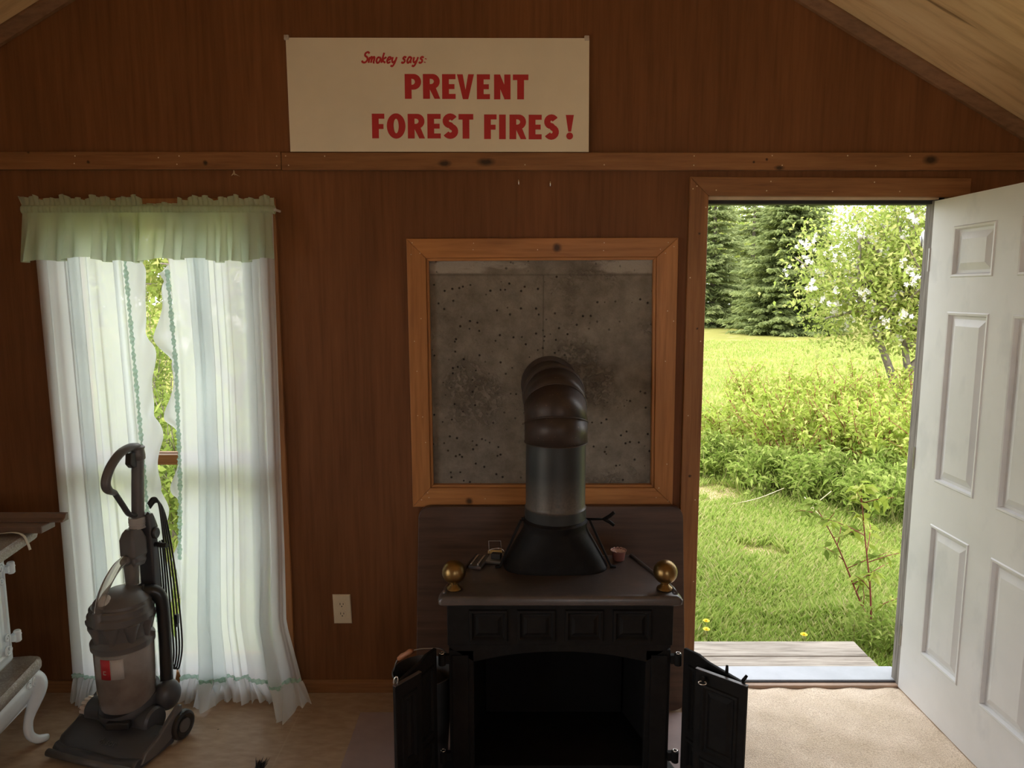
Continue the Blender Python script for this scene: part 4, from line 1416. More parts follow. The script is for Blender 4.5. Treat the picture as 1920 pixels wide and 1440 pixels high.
for zc in (0.0215, -0.0205):
    rc = MB()
    pts = []
    for k in range(28):
        a = 2 * math.pi * k / 28
        px, pz_ = 0.017 * math.cos(a), 0.0165 * math.sin(a)
        pz_ = max(-0.0135, min(0.0135, pz_))
        X_, _, Z_ = OP(px, zc + pz_)
        pts.append((X_, -0.0065, Z_))
    rc.prism(pts, (0, -0.002, 0))
    rco = rc.build('receptacle', M['outlet'], plo, bevel=0.0006)
    sl_ = MB()
    for dx, hh in ((-0.0065, 0.0045), (0.0065, 0.0035)):
        X_, _, Z_ = OP(dx, zc + 0.003)
        sl_.box(X_ - 0.0012, X_ + 0.0012, -0.0092, -0.008, Z_ - hh, Z_ + hh)
    X_, _, Z_ = OP(0, zc - 0.0075)
    sl_.lathe([(0.0026, 0), (0.0026, 0.0012)], (X_, -0.008, Z_), 12, Matrix.Rotation(R(90), 3, 'X'))
    sl_.build('slots', M['dark'], rco)
MB().lathe([(0.0032, 0), (0.0025, 0.0012)], (OP(0, 0)[0], -0.0065, OP(0, 0)[2]), 12, Matrix.Rotation(R(90), 3, 'X')).build('screw', M['outlet'], plo)

for i, (x, z) in enumerate(((0.025, 2.117), (0.147, 2.111))):
    hk = MB().tube(smoothpath([(x, 0.004, z + 0.010), (x, -0.010, z + 0.010), (x + 0.001, -0.016, z + 0.002), (x + 0.001, -0.014, z - 0.008), (x, -0.008, z - 0.011)], 5), 0.0026, 8)
    ho = hk.build('cup_hook', M['chrome'], smooth=True)
    tag(ho, ['tiny pale hook below the sign, the one nearer the curtains', 'tiny pale hook below the sign, the one nearer the door'][i], 'hook', 'tiny hooks below the wall board')
mo = thing('moth', (-1.077, -0.003, 2.14), 'small pale moth on the wall just under the board above the curtains', 'moth')
MB().tube([(-1.079, -0.004, 2.166), (-1.077, -0.006, 2.155), (-1.075, -0.004, 2.143)], [0.0015, 0.0035, 0.0015], 8).build('body', M['moth'], mo, smooth=True)
for s, tipx, tipz in ((-1, -1.089, 2.141), (1, -1.054, 2.138)):
    w_ = MB()
    base = Vector((-1.077, -0.006, 2.160))
    vs = [base, Vector((-1.077 + s * 0.004, -0.009, 2.150)), Vector((tipx, -0.006, tipz)), Vector((-1.077 + s * 0.002, -0.006, 2.146))]
    w_.prism(vs, (0, 0.0012, 0))
    w_.build('wing', M['moth'], mo)

# ================================================================== CURTAINS
RODY = -0.075
rod = MB().tube([(-1.856, RODY, 2.005), (-0.898, RODY, 2.005)], 0.006, 10)
rod.tube([(-1.852, RODY, 2.005), (-1.852, -0.019, 2.005)], 0.005, 8).tube([(-0.902, RODY, 2.005), (-0.902, -0.019, 2.005)], 0.005, 8)
tag(rod.build('curtain_rod', M['white_paint'], smooth='auto'), 'thin white rod carrying the sheer curtains over the window', 'curtain rod')


def fold_phase(s, n, seed):
    return 2 * math.pi * (n * s + 0.28 * math.sin(2 * math.pi * s * 1.7 + seed) + 0.16 * math.sin(2 * math.pi * s * 3.9 + seed * 2.3))


def panel_fn(xl, xr, z0, z1, n, seed, ybase, amp, over, skew=None, inset=0.0):
    """a hanging sheer: s across, t down; folds deepen towards the hem and overlap sideways"""
    def fn(s, t):
        z = z1 + (z0 - z1) * t
        a, b = xl(z), xr(z)
        w = b - a
        ph = fold_phase(s, n, seed) + 0.5 * math.sin(2.2 * t + seed)
        k = 0.55 + 0.45 * math.sin(2 * math.pi * s * 2.3 + seed * 1.3)
        ef = min(1.0, s * 7, (1 - s) * 7)
        x = a + w * s + ef * over * k * w / n * math.sin(2 * ph) * 0.30
        am = amp * (0.55 + 0.65 * t) * (0.5 + 0.7 * k)
        y = ybase(s, z) - am * (0.5 + 0.5 * math.cos(ph)) - 0.12 * am * math.cos(2.7 * ph + 5 * t)
        if skew:
            x += skew(s, z)
        return (x, y, z)
    return fn


def const(v):
    return lambda z: v


HEM = 0.108
# left panel
lroot = thing('sheer_curtain', (-1.66, RODY, 0.0), 'left sheer curtain panel of the window, partly behind the vacuum cleaner', 'curtain', 'sheer curtain panels')
lxr = lambda z: lerp_table([(0.0, -1.44), (0.6, -1.465), (1.2, -1.474), (1.82, -1.488), (2.0, -1.50)], z)
lxl = lambda z: lerp_table([(0.0, -1.825), (1.0, -1.832), (2.0, -1.838)], z)
yb = lambda s, z: -0.060 - 0.03 * max(0, 1 - z / 0.6) * (0.3 + s)
pf = panel_fn(lxl, lxr, HEM, 1.995, 4.6, 1.1, yb, 0.020, 0.9)
MB().grid(pf, 150, 44).build('sheer', M['sheer'], lroot, smooth=True)


def hem_flounce(name, root, pf, floor_y, seed, flare=0.03, dz=None):
    """gathered flounce below the hem stitching"""
    def fn(s, t):
        x, y, z = pf(s, 1.0)
        rip = 0.010 * math.sin(95 * s + seed) + 0.006 * math.sin(171 * s + 2 * seed)
        fx, fy = floor_y(s)
        e = t ** 0.8
        zb = 0.006 + 0.010 * (0.5 + 0.5 * math.sin(31 * s + seed))
        return (x + (fx - x) * e + 0.004 * math.sin(140 * s), y + (fy - y) * e + rip * (0.35 + t), z + (zb - z) * t)
    return MB().grid(fn, 170, 8).build(name, M['sheer_edge'], root, smooth=True)


def shirring(root, line, width, n, axis, ywave=0.004):
    """narrow gathered green heading sewn along a line of points"""
    m_ = MB()
    P_ = [Vector(p) for p in line]
    cum = [0.0]
    for a, b in zip(P_, P_[1:]):
        cum.append(cum[-1] + (b - a).length)
    def at(d):
        for i in range(len(P_) - 1):
            if d <= cum[i + 1] or i == len(P_) - 2:
                f = (d - cum[i]) / max(1e-9, cum[i + 1] - cum[i])
                return P_[i].lerp(P_[i + 1], f)
    ax = Vector(axis)
    def fn(u, v):
        p = at(cum[-1] * u)
        wob = 1 + 0.35 * math.sin(u * n * 2.1) + 0.2 * math.sin(u * n * 0.7)
        q = p + ax * ((v - 0.5) * width * wob)
        q.y += -0.005 - ywave * math.sin(u * n * 6.28 + v * 1.2) - 0.002 * math.cos(v * 9)
        return tuple(q)
    m_.grid(fn, max(60, int(n * 6)), 4)
    return m_.build('stitching', M['green_thread'], root, smooth=True)


lfl = lambda s: (lxl(0) - 0.01 + s * (lxr(0) + 0.0 - lxl(0)), -0.075 - 0.05 * abs(math.sin(4.2 * s + 0.4)))
hem_flounce('hem_ruffle', lroot, pf, lfl, 0.7)
shirring(lroot, [pf(i / 80, 0.996) for i in range(81)], 0.015, 34, (0, 0, 1))


def edge_flounce(root, xin, outer, z0, z1, seed, sgn, yb0=-0.068):
    """flounce hanging from the inner edge: stitched along xin(z), free edge waving at outer(z)"""
    def fn(s, t):
        z = z1 + (z0 - z1) * t
        a, b = xin(z), outer(z)
        wv = math.sin(2 * math.pi * (t * 6.0) + seed)
        wv2 = math.sin(2 * math.pi * (t * 11.3) + seed * 2)
        x = a + (b - a) * s + sgn * s * s * (0.006 * wv2)
        y = yb0 - 0.016 * s * wv - 0.008 * math.sin(s * 7 + t * 40) * s
        return (x, y, z - 0.035 * s * (0.5 + 0.5 * wv))
    return MB().grid(fn, 12, 190).build('edge_ruffle', M['sheer_edge'], root, smooth=True)


def zigzag(tab, amp, n, seed):
    def f(z):
        base = lerp_table(tab, z)
        q = (z * n + seed) % 1.0
        return base + amp * (abs(q - 0.35) / 0.65 if q > 0.35 else 1 - q / 0.35 * 1.0) - amp * 0.5
    return f


edge_flounce(lroot, lxr, zigzag([(0.0, -1.40), (0.9, -1.402), (1.5, -1.412), (1.82, -1.428), (2.0, -1.44)], 0.016, 3.4, 0.2), HEM, 1.97, 0.6, 1)
shirring(lroot, [(lxr(z) + 0.002, -0.072, z) for z in [1.97 - i * (1.97 - HEM) / 60 for i in range(61)]], 0.012, 88, (1, 0, 0))

# right panel
rroot = thing('sheer_curtain', (-1.12, RODY, 0.0), 'right sheer curtain panel of the window, its hem flaring onto the floor', 'curtain', 'sheer curtain panels')
rxl = lambda z: lerp_table([(0.0, -1.372), (0.5, -1.352), (0.95, -1.322), (1.4, -1.310), (1.82, -1.322), (2.0, -1.33)], z)
rxr = lambda z: lerp_table([(0.0, -0.85), (0.12, -0.868), (0.35, -0.925), (1.0, -0.925), (2.0, -0.915)], z)
BOT = [(0.0, -0.075), (0.14, -0.085), (0.21, -0.115), (0.28, -0.080), (0.55, -0.085), (0.72, -0.10), (0.84, -0.175), (0.92, -0.12), (1.0, -0.10)]


def rb(s, z):
    k = max(0.0, 1 - z / 0.75) ** 1.6
    return -0.058 - 0.02 * k + (lerp_table(BOT, s) + 0.075) * k


pfr = panel_fn(rxl, rxr, HEM, 1.995, 6.2, 2.7, rb, 0.022, 1.25)
MB().grid(pfr, 190, 44).build('sheer', M['sheer'], rroot, smooth=True)
FL = [(0.0, -1.395, -0.09), (0.13, -1.32, -0.10), (0.19, -1.275, -0.165), (0.25, -1.235, -0.16), (0.30, -1.215, -0.09), (0.5, -1.10, -0.10), (0.68, -1.01, -0.085), (0.76, -0.965, -0.13), (0.84, -0.925, -0.245), (0.89, -0.895, -0.225), (0.93, -0.875, -0.13), (1.0, -0.826, -0.12)]
rfl = lambda s: (lerp_table([(a, b) for a, b, c in FL], s), lerp_table([(a, c) for a, b, c in FL], s))
hem_flounce('hem_ruffle', rroot, pfr, rfl, 2.2)
shirring(rroot, [pfr(i / 100, 0.996) for i in range(101)], 0.015, 48, (0, 0, 1))
edge_flounce(rroot, rxl, zigzag([(0.0, -1.40), (0.55, -1.372), (0.9, -1.345), (1.3, -1.345), (1.62, -1.372), (1.82, -1.36), (2.0, -1.36)], 0.042, 3.1, 0.55), HEM, 1.80, 1.9, -1)
shirring(rroot, [(rxl(z) - 0.002, -0.078, z) for z in [1.78 - i * (1.78 - 0.62) / 50 for i in range(51)]], 0.013, 66, (1, 0, 0))

# valance
vroot = thing('curtain_valance', (-1.38, -0.09, 1.82), 'pale green gathered valance across the top of the curtained window', 'valance')


def skirt(xa, xb, n, seed, y0):
    def fn(s, t):
        ph = 2 * math.pi * (n * s + 0.35 * math.sin(6 * s + seed) + 0.15 * math.sin(17 * s + seed))
        fl = 0.012 * (t - 0.2) * (2 * s - 1)
        am = 0.003 + 0.017 * t
        x = xa + (xb - xa) * s + fl + 0.011 * t * math.sin(2 * ph)
        y = y0 - am * math.cos(ph) - 0.022 * t
        z = 1.992 - (0.177 + 0.006 * math.sin(9 * s + seed) * t) * t - 0.006 * t * math.sin(ph * 0.5)
        return (x, y, z)
    return fn


sk1 = MB().grid(skirt(-1.852, -1.405, 7, 0.4, -0.096), 150, 12).build('skirt', M['valance'], vroot, smooth=True)
sk2 = MB().grid(skirt(-1.425, -0.905, 8, 1.7, -0.100), 170, 12).build('skirt', M['valance'], vroot, smooth=True)


def header(s, t):
    x = -1.858 + 0.958 * s
    a = 2 * math.pi * t
    g = math.sin(s * 430) * 0.5 + math.sin(s * 271) * 0.5
    return (x, RODY - 0.008 + (0.013 + 0.002 * g) * math.cos(a), 2.004 + (0.016 + 0.001 * g) * math.sin(a))


MB().grid(header, 520, 12).build('rod_pocket', M['valance'], vroot, smooth=True)


def frill(s, t):
    g = math.sin(s * 310) + 0.6 * math.sin(s * 173 + 1) + 0.5 * math.sin(s * 67)
    h = (0.034 + 0.006 * math.sin(s * 47) + 0.006 * math.sin(s * 111 + 2)) * (1.0 if not 0.47 < s < 0.62 else 0.35)
    return (-1.858 + 0.958 * s + 0.004 * math.cos(s * 310) * t - 0.02 * t * (1 if s < 0.01 else 0), RODY - 0.008 + g * 0.0075 * t, 2.016 + h * t)


MB().grid(frill, 620, 5).build('frill', M['valance'], vroot, smooth=True)

# ================================================================== VACUUM CLEANER (local frame: -y is its front)
va = thing('vacuum_cleaner', (-1.458, -0.288, 0.0), 'grey upright vacuum cleaner with clear bin standing in front of the sheer curtains', 'vacuum cleaner', rz=R(-17))
va.scale = (1.0, 1.0, 0.985)
vb = lambda mb, name, mat, par=va, **k: mb.build(name, mat, par, local=True, **k)
prof = [(-0.212, 0.004), (-0.222, 0.014), (-0.222, 0.034), (-0.210, 0.048), (-0.196, 0.050), (-0.190, 0.046), (-0.178, 0.058), (-0.130, 0.080), (-0.085, 0.094), (-0.04, 0.092), (-0.01, 0.070), (0.0, 0.03), (-0.01, 0.006)]


def head_section(x):
    k = abs(x) / 0.19
    pull = 0.028 * max(0, k - 0.75) / 0.25
    return [(x, y + (pull if y < -0.1 else 0), z * (1 - 0.12 * k * k)) for y, z in prof]


hm = MB()
xs_ = [-0.19, -0.17, -0.12, -0.06, 0, 0.06, 0.12, 0.17, 0.19]
vs = []
for x in xs_:
    vs += head_section(x)
n = len(prof)
fs = [tuple(range(n)), tuple(range((len(xs_) - 1) * n, len(xs_) * n))[::-1]]
for i in range(len(xs_) - 1):
    for k in range(n):
        j = (k + 1) % n
        fs.append((i * n + k, (i + 1) * n + k, (i + 1) * n + j, i * n + j))
hm.add(vs, fs)
hdv = vb(hm, 'cleaner_head', M['vac_dark'], smooth='auto', bevel=0.004, angle=30)
vb(MB().tube([(-0.185, -0.216, 0.026), (0.185, -0.216, 0.026)], 0.014, 10), 'bumper', M['vac_grey'], hdv, smooth=True)
# raised side arms of the head, running back to the wheels
for s in (-1, 1):
    am = MB()
    pts = [(-0.175, 0.020), (-0.150, 0.052), (-0.085, 0.075), (-0.02, 0.118), (0.02, 0.140), (0.036, 0.136), (0.034, 0.110), (0.0, 0.060), (-0.03, 0.030), (-0.10, 0.014)]
    am.prism([(s * 0.178, y, z) for y, z in pts], (s * 0.020, 0, 0))
    vb(am, 'side_arm', M['vac_grey'], hdv, bevel=0.006, segs=3)
    wl = Matrix.Rotation(R(90), 3, 'Y')
    w1 = MB().lathe([(0.001, -0.018), (0.044, -0.018), (0.053, -0.013), (0.056, -0.006), (0.056, 0.006), (0.053, 0.013), (0.044, 0.018), (0.040, 0.014), (0.030, 0.012), (0.001, 0.012)], (s * 0.196, 0.028, 0.0565), 40, wl)
    wo = vb(w1, 'wheel', M['vac_black'], smooth='auto')
    hb = MB().lathe([(0.026, -0.019), (0.026, 0.0165), (0.020, 0.0185), (0.001, 0.019)], (s * 0.196, 0.028, 0.0565), 28, wl)
    vb(hb, 'hub', M['vac_grey'], wo, smooth='auto')
# embossed name on the head
fc = bpy.data.curves.new('embossed_name', 'FONT')
fc.body = 'dyson'
fc.size = 0.034
fc.extrude = 0.0006
fc.materials.append(M['vac_grey'])
ft_ = bpy.data.objects.new('lettering_source', fc)
COL.objects.link(ft_)
fme = bpy.data.meshes.new_from_object(ft_.evaluated_get(bpy.context.evaluated_depsgraph_get()))
bpy.data.objects.remove(ft_)
fo_ = bpy.data.objects.new('embossed_name', fme)
COL.objects.link(fo_)
fo_.parent = hdv
fo_.location = (-0.005, -0.166, 0.0665)
fo_.rotation_euler = (R(25), 0, 0)
OFF[fo_.name] = (0, 0, 0)
# motor barrel across the base with ribbed cream end cap
vb(MB().lathe([(0.001, -0.165), (0.046, -0.165), (0.053, -0.156), (0.056, -0.05), (0.056, 0.05), (0.054, 0.126), (0.046, 0.135), (0.001, 0.135)], (0.0, -0.03, 0.095), 36, Matrix.Rotation(R(90), 3, 'Y')), 'motor_barrel', M['vac_dark'], smooth='auto')
cm = MB()
for k in range(14):
    a = 2 * math.pi * k / 14
    cm.obox((-0.180, -0.03 + 0.036 * math.cos(a), 0.095 + 0.036 * math.sin(a)), (0.030, 0.009, 0.011), Matrix.Rotation(a, 3, 'X'))
cm.lathe([(0.001, -0.012), (0.036, -0.012), (0.036, 0.014), (0.001, 0.014)], (-0.180, -0.03, 0.095), 28, Matrix.Rotation(R(90), 3, 'Y'))
vb(cm, 'ribbed_cap', M['cream_cap'], bevel=0.0008)
# cradle beneath the bin, rising to the back
cr = MB()
vs, fs = [], []
LVc = [(0.085, 0.075), (0.10, 0.098), (0.12, 0.108), (0.15, 0.110), (0.165, 0.107)]
NS = 36
for z, r in LVc:
    for k in range(NS):
        a = 2 * math.pi * k / NS
        vs.append((r * math.cos(a) * 0.98, -0.015 + r * math.sin(a), z + (0.030 if z > 0.14 else 0.01) * math.sin(a) + 0.012 * math.cos(a)))
for i in range(len(LVc) - 1):
    for k in range(NS):
        fs.append((i * NS + k, i * NS + (k + 1) % NS, (i + 1) * NS + (k + 1) % NS, (i + 1) * NS + k))
fs += [tuple(range(NS))[::-1], tuple(range((len(LVc) - 1) * NS, len(LVc) * NS))]
cr.add(vs, fs)
vb(cr, 'cradle', M['vac_dark'], smooth='auto')
vb(MB().obox((0.045, -0.115, 0.115), (0.085, 0.03, 0.030), Matrix.Rotation(R(20), 3, 'Z')), 'foot_pedal', M['vac_black'], bevel=0.006)
vb(MB().sphere((0.11, 0.055, 0.150), 0.055, 20, 0.8, 1.0, 1.1), 'hose_shoulder', M['vac_dark'], smooth=True)
# bin
BT = Matrix.Rotation(R(2.5), 3, 'Y') @ Matrix.Rotation(R(1.0), 3, 'X')
bn = MB().lathe([(0.001, 0.0), (0.092, 0.0), (0.097, 0.012), (0.101, 0.12), (0.103, 0.238), (0.001, 0.238)], (0.004, -0.028, 0.152), 48, None)
bno = vb(bn, 'dust_bin', M['vac_bin'], smooth='auto')
vb(MB().sphere((-0.008, -0.04, 0.22), 0.088, 24, 0.95, 0.95, 0.55), 'dust', M['dust'], bno, smooth=True)
for (a0, a1, mt) in ((-92, -71, 'label_red'), (-71, -46, 'label_white')):
    lb = MB().grid(lambda u, v: (0.004 + 0.1045 * math.cos(R(a0 + (a1 - a0) * u)), -0.028 + 0.1045 * math.sin(R(a0 + (a1 - a0) * u)), 0.298 + 0.078 * v), 8, 2)
    vb(lb, 'sticker', M[mt], bno, smooth=True, solid=0.0006)
mk = MB()
for (a0, a1, z0_, z1_) in ((-86, -80, 0.318, 0.321), (-86, -80, 0.330, 0.333), (-86, -84.5, 0.318, 0.333)):
    mk.grid(lambda u, v: (0.004 + 0.1052 * math.cos(R(a0 + (a1 - a0) * u)), -0.028 + 0.1052 * math.sin(R(a0 + (a1 - a0) * u)), z0_ + (z1_ - z0_) * v), 3, 1)
vb(mk, 'sticker_mark', M['label_white'], bno)
# cyclone ring above the bin: collar, scalloped cones, clear-topped cap
cyc = MB().lathe([(0.100, 0.386), (0.109, 0.390), (0.110, 0.412), (0.104, 0.420), (0.095, 0.430), (0.098, 0.470), (0.108, 0.490), (0.113, 0.496), (0.113, 0.520), (0.106, 0.528), (0.105, 0.545), (0.098, 0.552), (0.001, 0.552)], (0.002, -0.028, 0.002), 48)
cyo = vb(cyc, 'cyclone', M['vac_grey'], smooth='auto')
for k in range(9):
    a = 2 * math.pi * k / 9 + 0.25
    cn = MB().lathe([(0.010, -0.050), (0.022, 0.0), (0.031, 0.022), (0.031, 0.030), (0.020, 0.036)], (0.002 + 0.090 * math.cos(a), -0.028 + 0.090 * math.sin(a), 0.466), 18)
    vb(cn, 'cone', M['vac_grey'], cyo, smooth='auto')
cap = MB().lathe([(0.098, 0.552), (0.096, 0.565), (0.070, 0.590), (0.045, 0.604), (0.001, 0.606)], (0.004, -0.022, 0), 40)
vb(cap, 'cap', M['vac_grey'], smooth='auto')
vb(MB().sphere((-0.004, -0.084, 0.570), 0.032, 16, 1.0, 0.9, 1.05), 'filter', M['dust'], smooth=True)
# clear arched grip tube
ct = smoothpath([(0.0, 0.012, 0.708), (0.0, -0.030, 0.692), (0.0, -0.075, 0.650), (0.0, -0.108, 0.598), (0.0, -0.122, 0.545), (0.0, -0.124, 0.515)], 6)
vb(MB().tube(ct, 0.0165, 16), 'clear_tube', M['vac_clear'], smooth='auto')
vb(MB().lathe([(0.001, 0), (0.022, 0), (0.022, 0.05), (0.019, 0.055), (0.001, 0.055)], (0.0, -0.124, 0.500), 20), 'tube_socket', M['vac_grey'], smooth='auto')
vb(MB().lathe([(0.001, 0), (0.030, 0), (0.030, 0.085), (0.001, 0.085)], (0.0, 0.035, 0.600), 24), 'clear_neck', M['vac_clear'], smooth='auto')
vb(MB().lathe([(0.001, 0), (0.02, 0), (0.024, 0.09), (0.001, 0.09)], (0.0, 0.035, 0.600), 16), 'inner_duct', M['vac_grey'], smooth='auto')
# upper body
ub = MB()
layered(ub, rounded([(-0.036, 0.015), (0.036, 0.015), (0.040, 0.085), (-0.040, 0.085)], 0.016, 5), [(0.012, 0.672), (0.004, 0.690), (0.006, 0.705), (0.0, 0.715), (0.0, 0.775), (0.010, 0.800), (0.022, 0.815)])
vb(ub, 'upper_body', M['vac_grey'], smooth='auto', angle=25)
vb(MB().sphere((0.0, 0.012, 0.702), 0.020, 14), 'latch', M['vac_grey'], smooth=True)
sp_ = MB()
layered(sp_, rounded([(-0.040, 0.088), (0.050, 0.088), (0.050, 0.125), (-0.040, 0.125)], 0.010, 4), [(0.004, 0.50), (0.0, 0.505), (0.0, 0.80), (0.006, 0.845), (0.012, 0.86)])
spo = vb(sp_, 'spine', M['vac_dark'], smooth='auto')
vb(MB().lathe([(0.018, 0), (0.018, 0.010), (0.014, 0.014), (0.001, 0.014)], (0.050, 0.106, 0.786), 20, Matrix.Rotation(R(90), 3, 'Y') , 1.3, 1.0), 'switch', M['vac_black'], spo, smooth='auto')
rh = MB()
for k in range(9):
    rh.lathe([(0.009 + 0.002 * (k % 2), 0), (0.009 + 0.002 * (k % 2), 0.007)], (0.040 + k * 0.007, 0.110, 0.738), 12, Matrix.Rotation(R(90), 3, 'Y'))
vb(rh, 'cord_hook', M['vac_black'], spo, smooth='auto')
vb(MB().lathe([(0.031, 0), (0.031, 0.004), (0.029, 0.006), (0.029, 0.012), (0.031, 0.014), (0.029, 0.018), (0.031, 0.022), (0.030, 0.042), (0.001, 0.042)], (0.0, 0.078, 0.812), 24), 'grey_collar', M['vac_light'], smooth='auto')
vb(MB().tube([(0.0, 0.082, 0.845), (0.003, 0.090, 0.98), (0.005, 0.100, 1.118)], [0.0225, 0.0225, 0.021], 24), 'wand', M['vac_grey'], smooth='auto')
hdl = smoothpath([(0.005, 0.098, 1.128), (0.005, 0.060, 1.133), (0.005, 0.014, 1.118), (0.005, -0.030, 1.078), (0.005, -0.054, 1.030), (0.005, -0.048, 0.998), (0.005, -0.020, 0.978)], 6)
ho = vb(MB().tube(hdl, [0.015] * (len(hdl) - 6) + [0.014, 0.013, 0.012, 0.012, 0.011, 0.011], 14, sx=1.25), 'handle', M['vac_grey'], smooth='auto')
hs = smoothpath([(0.005, -0.022, 0.982), (0.005, 0.010, 0.925), (0.005, 0.036, 0.880), (0.005, 0.060, 0.868), (0.002, 0.084, 0.866)], 6)
vb(MB().tube(hs, 0.0095, 12, sx=1.3), 'handle_strut', M['vac_dark'], ho, smooth='auto')
tg = MB()
tg.prism([(-0.008, 0.078, 1.115), (-0.008, 0.052, 1.112), (-0.008, 0.046, 1.07), (-0.008, 0.060, 1.052), (-0.008, 0.080, 1.055)], (0.026, 0, 0))
vb(tg, 'trigger', M['vac_black'], ho, bevel=0.004)
vb(MB().lathe([(0.024, 0), (0.026, 0.003), (0.026, 0.02), (0.023, 0.04), (0.026, 0.045), (0.026, 0.05), (0.018, 0.055)], (0.005, 0.098, 1.078), 24), 'wand_cap', M['vac_grey'], ho, smooth='auto')
# black suction hose down the back
hp_ = smoothpath([(0.015, 0.015, 0.562), (0.045, 0.035, 0.572), (0.078, 0.056, 0.573), (0.096, 0.068, 0.545), (0.100, 0.072, 0.49), (0.100, 0.072, 0.33), (0.098, 0.068, 0.16)], 8)
vb(MB().tube(hp_, 0.0235, 20), 'hose', M['vac_black'], smooth=True)
vb(MB().tube([(0.012, 0.014, 0.560), (0.05, 0.038, 0.573)], 0.0245, 20), 'hose_cuff', M['vac_grey'], smooth='auto')
rb_ = MB()
for k in range(2):
    c0 = Vector((0.05 + 0.008 * k, 0.038 + 0.005 * k, 0.573))
    d = Vector((0.8, 0.6, 0.05)).normalized()
    s1, s2 = d.cross(Vector((0, 0, 1))).normalized(), None
    s2 = d.cross(s1)
    rb_.tube([c0 + s1 * (0.0255 * math.cos(q * math.pi / 12)) + s2 * (0.0255 * math.sin(q * math.pi / 12)) for q in range(24)], 0.0035, 8, closed=True)
    break
vb(rb_, 'hose_ring', M['vac_black'], smooth=True)
vb(MB().tube(smoothpath([(0.02, 0.10, 0.86), (0.03, 0.115, 0.84), (0.035, 0.125, 0.80)], 5), 0.012, 12), 'upper_hose_end', M['vac_black'], smooth=True)
# wound cord: four hanging loops, one part
for k in range(4):
    o1, o2 = 0.012 * k, 0.007 * k
    lp = smoothpath([(0.026, 0.108 + o1 * 0.25, 0.900 - o2), (0.040, 0.120 + o1 * 0.35, 0.922 - o2), (0.052, 0.134 + o1 * 0.45, 0.900 - o2), (0.058, 0.140 + o1 * 0.8, 0.78), (0.062, 0.146 + o1 * 1.2, 0.56), (0.064, 0.150 + o1 * 1.3, 0.30), (0.058, 0.146 + o1, 0.218 - o2), (0.050, 0.136 + o1, 0.205 - o2), (0.042, 0.122 + o1, 0.225), (0.040, 0.116 + o1, 0.33), (0.042, 0.118 + o1, 0.56), (0.040, 0.116 + o1, 0.74)], 6)
    vb(MB().tube(lp, 0.0036, 8), 'cord_loop', M['cord'], smooth=True)
pg = MB().box(0.066, 0.080, 0.160, 0.172, 0.385, 0.425)
pg.box(0.069, 0.0705, 0.163, 0.169, 0.370, 0.386).box(0.0755, 0.077, 0.163, 0.169, 0.370, 0.386)
vb(pg, 'plug', M['cord'], bevel=0.002)

# ================================================================== ENAMEL RANGE (local frame: x towards the gable wall, y into the range)
rg_ = thing('cast_iron_range', (-1.78, -0.235, 0.0), 'old pale enamel kitchen range with scrolled trim and curved legs', 'range', rz=R(99.8))
rv = lambda mb, name, mat, par=rg_, **k: mb.build(name, mat, par, local=True, **k)
RL = -1.02
tpm = MB()
layered(tpm, rounded([(RL, 0.0), (0.0, 0.0), (0.0, 0.60), (RL, 0.60)], 0.07, 8), [(0.02, 0.780), (0.004, 0.786), (0.0, 0.798), (0.006, 0.812), (0.022, 0.820)])
rv(tpm, 'cooktop', M['range_top'], smooth='auto')
for k, (lx, ly) in enumerate(((-0.25, 0.2), (-0.25, 0.42), (-0.6, 0.2), (-0.6, 0.42))):
    rv(MB().lathe([(0.095, 0.818), (0.095, 0.823), (0.085, 0.824), (0.001, 0.8235)], (lx, ly, 0), 32), 'stove_lid', M['iron_top'], smooth='auto')
body = MB().box(RL + 0.04, -0.085, 0.10, 0.56, 0.33, 0.782)
bdr = rv(body, 'body', M['enamel'], bevel=0.012)
# oven door with a raised scrolled border
dm = MB()
d0, d1, e0, e1 = -0.62, -0.125, 0.365, 0.745
vs, fs = [], []
rings = [(0.0, 0.100), (0.004, 0.088), (0.018, 0.085), (0.026, 0.091), (0.040, 0.091), (0.060, 0.086), (0.10, 0.083)]
for ins, y in rings:
    vs += [(d0 + ins, y, e0 + ins), (d1 - ins, y, e0 + ins), (d1 - ins, y, e1 - ins), (d0 + ins, y, e1 - ins)]
for k in range(len(rings) - 1):
    for q in range(4):
        fs.append((k * 4 + q, k * 4 + (q + 1) % 4, k * 4 + 4 + (q + 1) % 4, k * 4 + 4 + q))
e = (len(rings) - 1) * 4
fs.append((e, e + 1, e + 2, e + 3))
dm.add(vs, fs)
dmo = rv(dm, 'oven_door', M['enamel'])


def scroll(c, s0, s1, turns=1.6, r=0.022, th=0.0035, y=0.083):
    pts = []
    for k in range(26):
        a = turns * 2 * math.pi * k / 25
        rr = r * (1 - 0.8 * k / 25)
        pts.append((c[0] + s0 * rr * math.cos(a), y, c[1] + s1 * rr * math.sin(a)))
    return pts


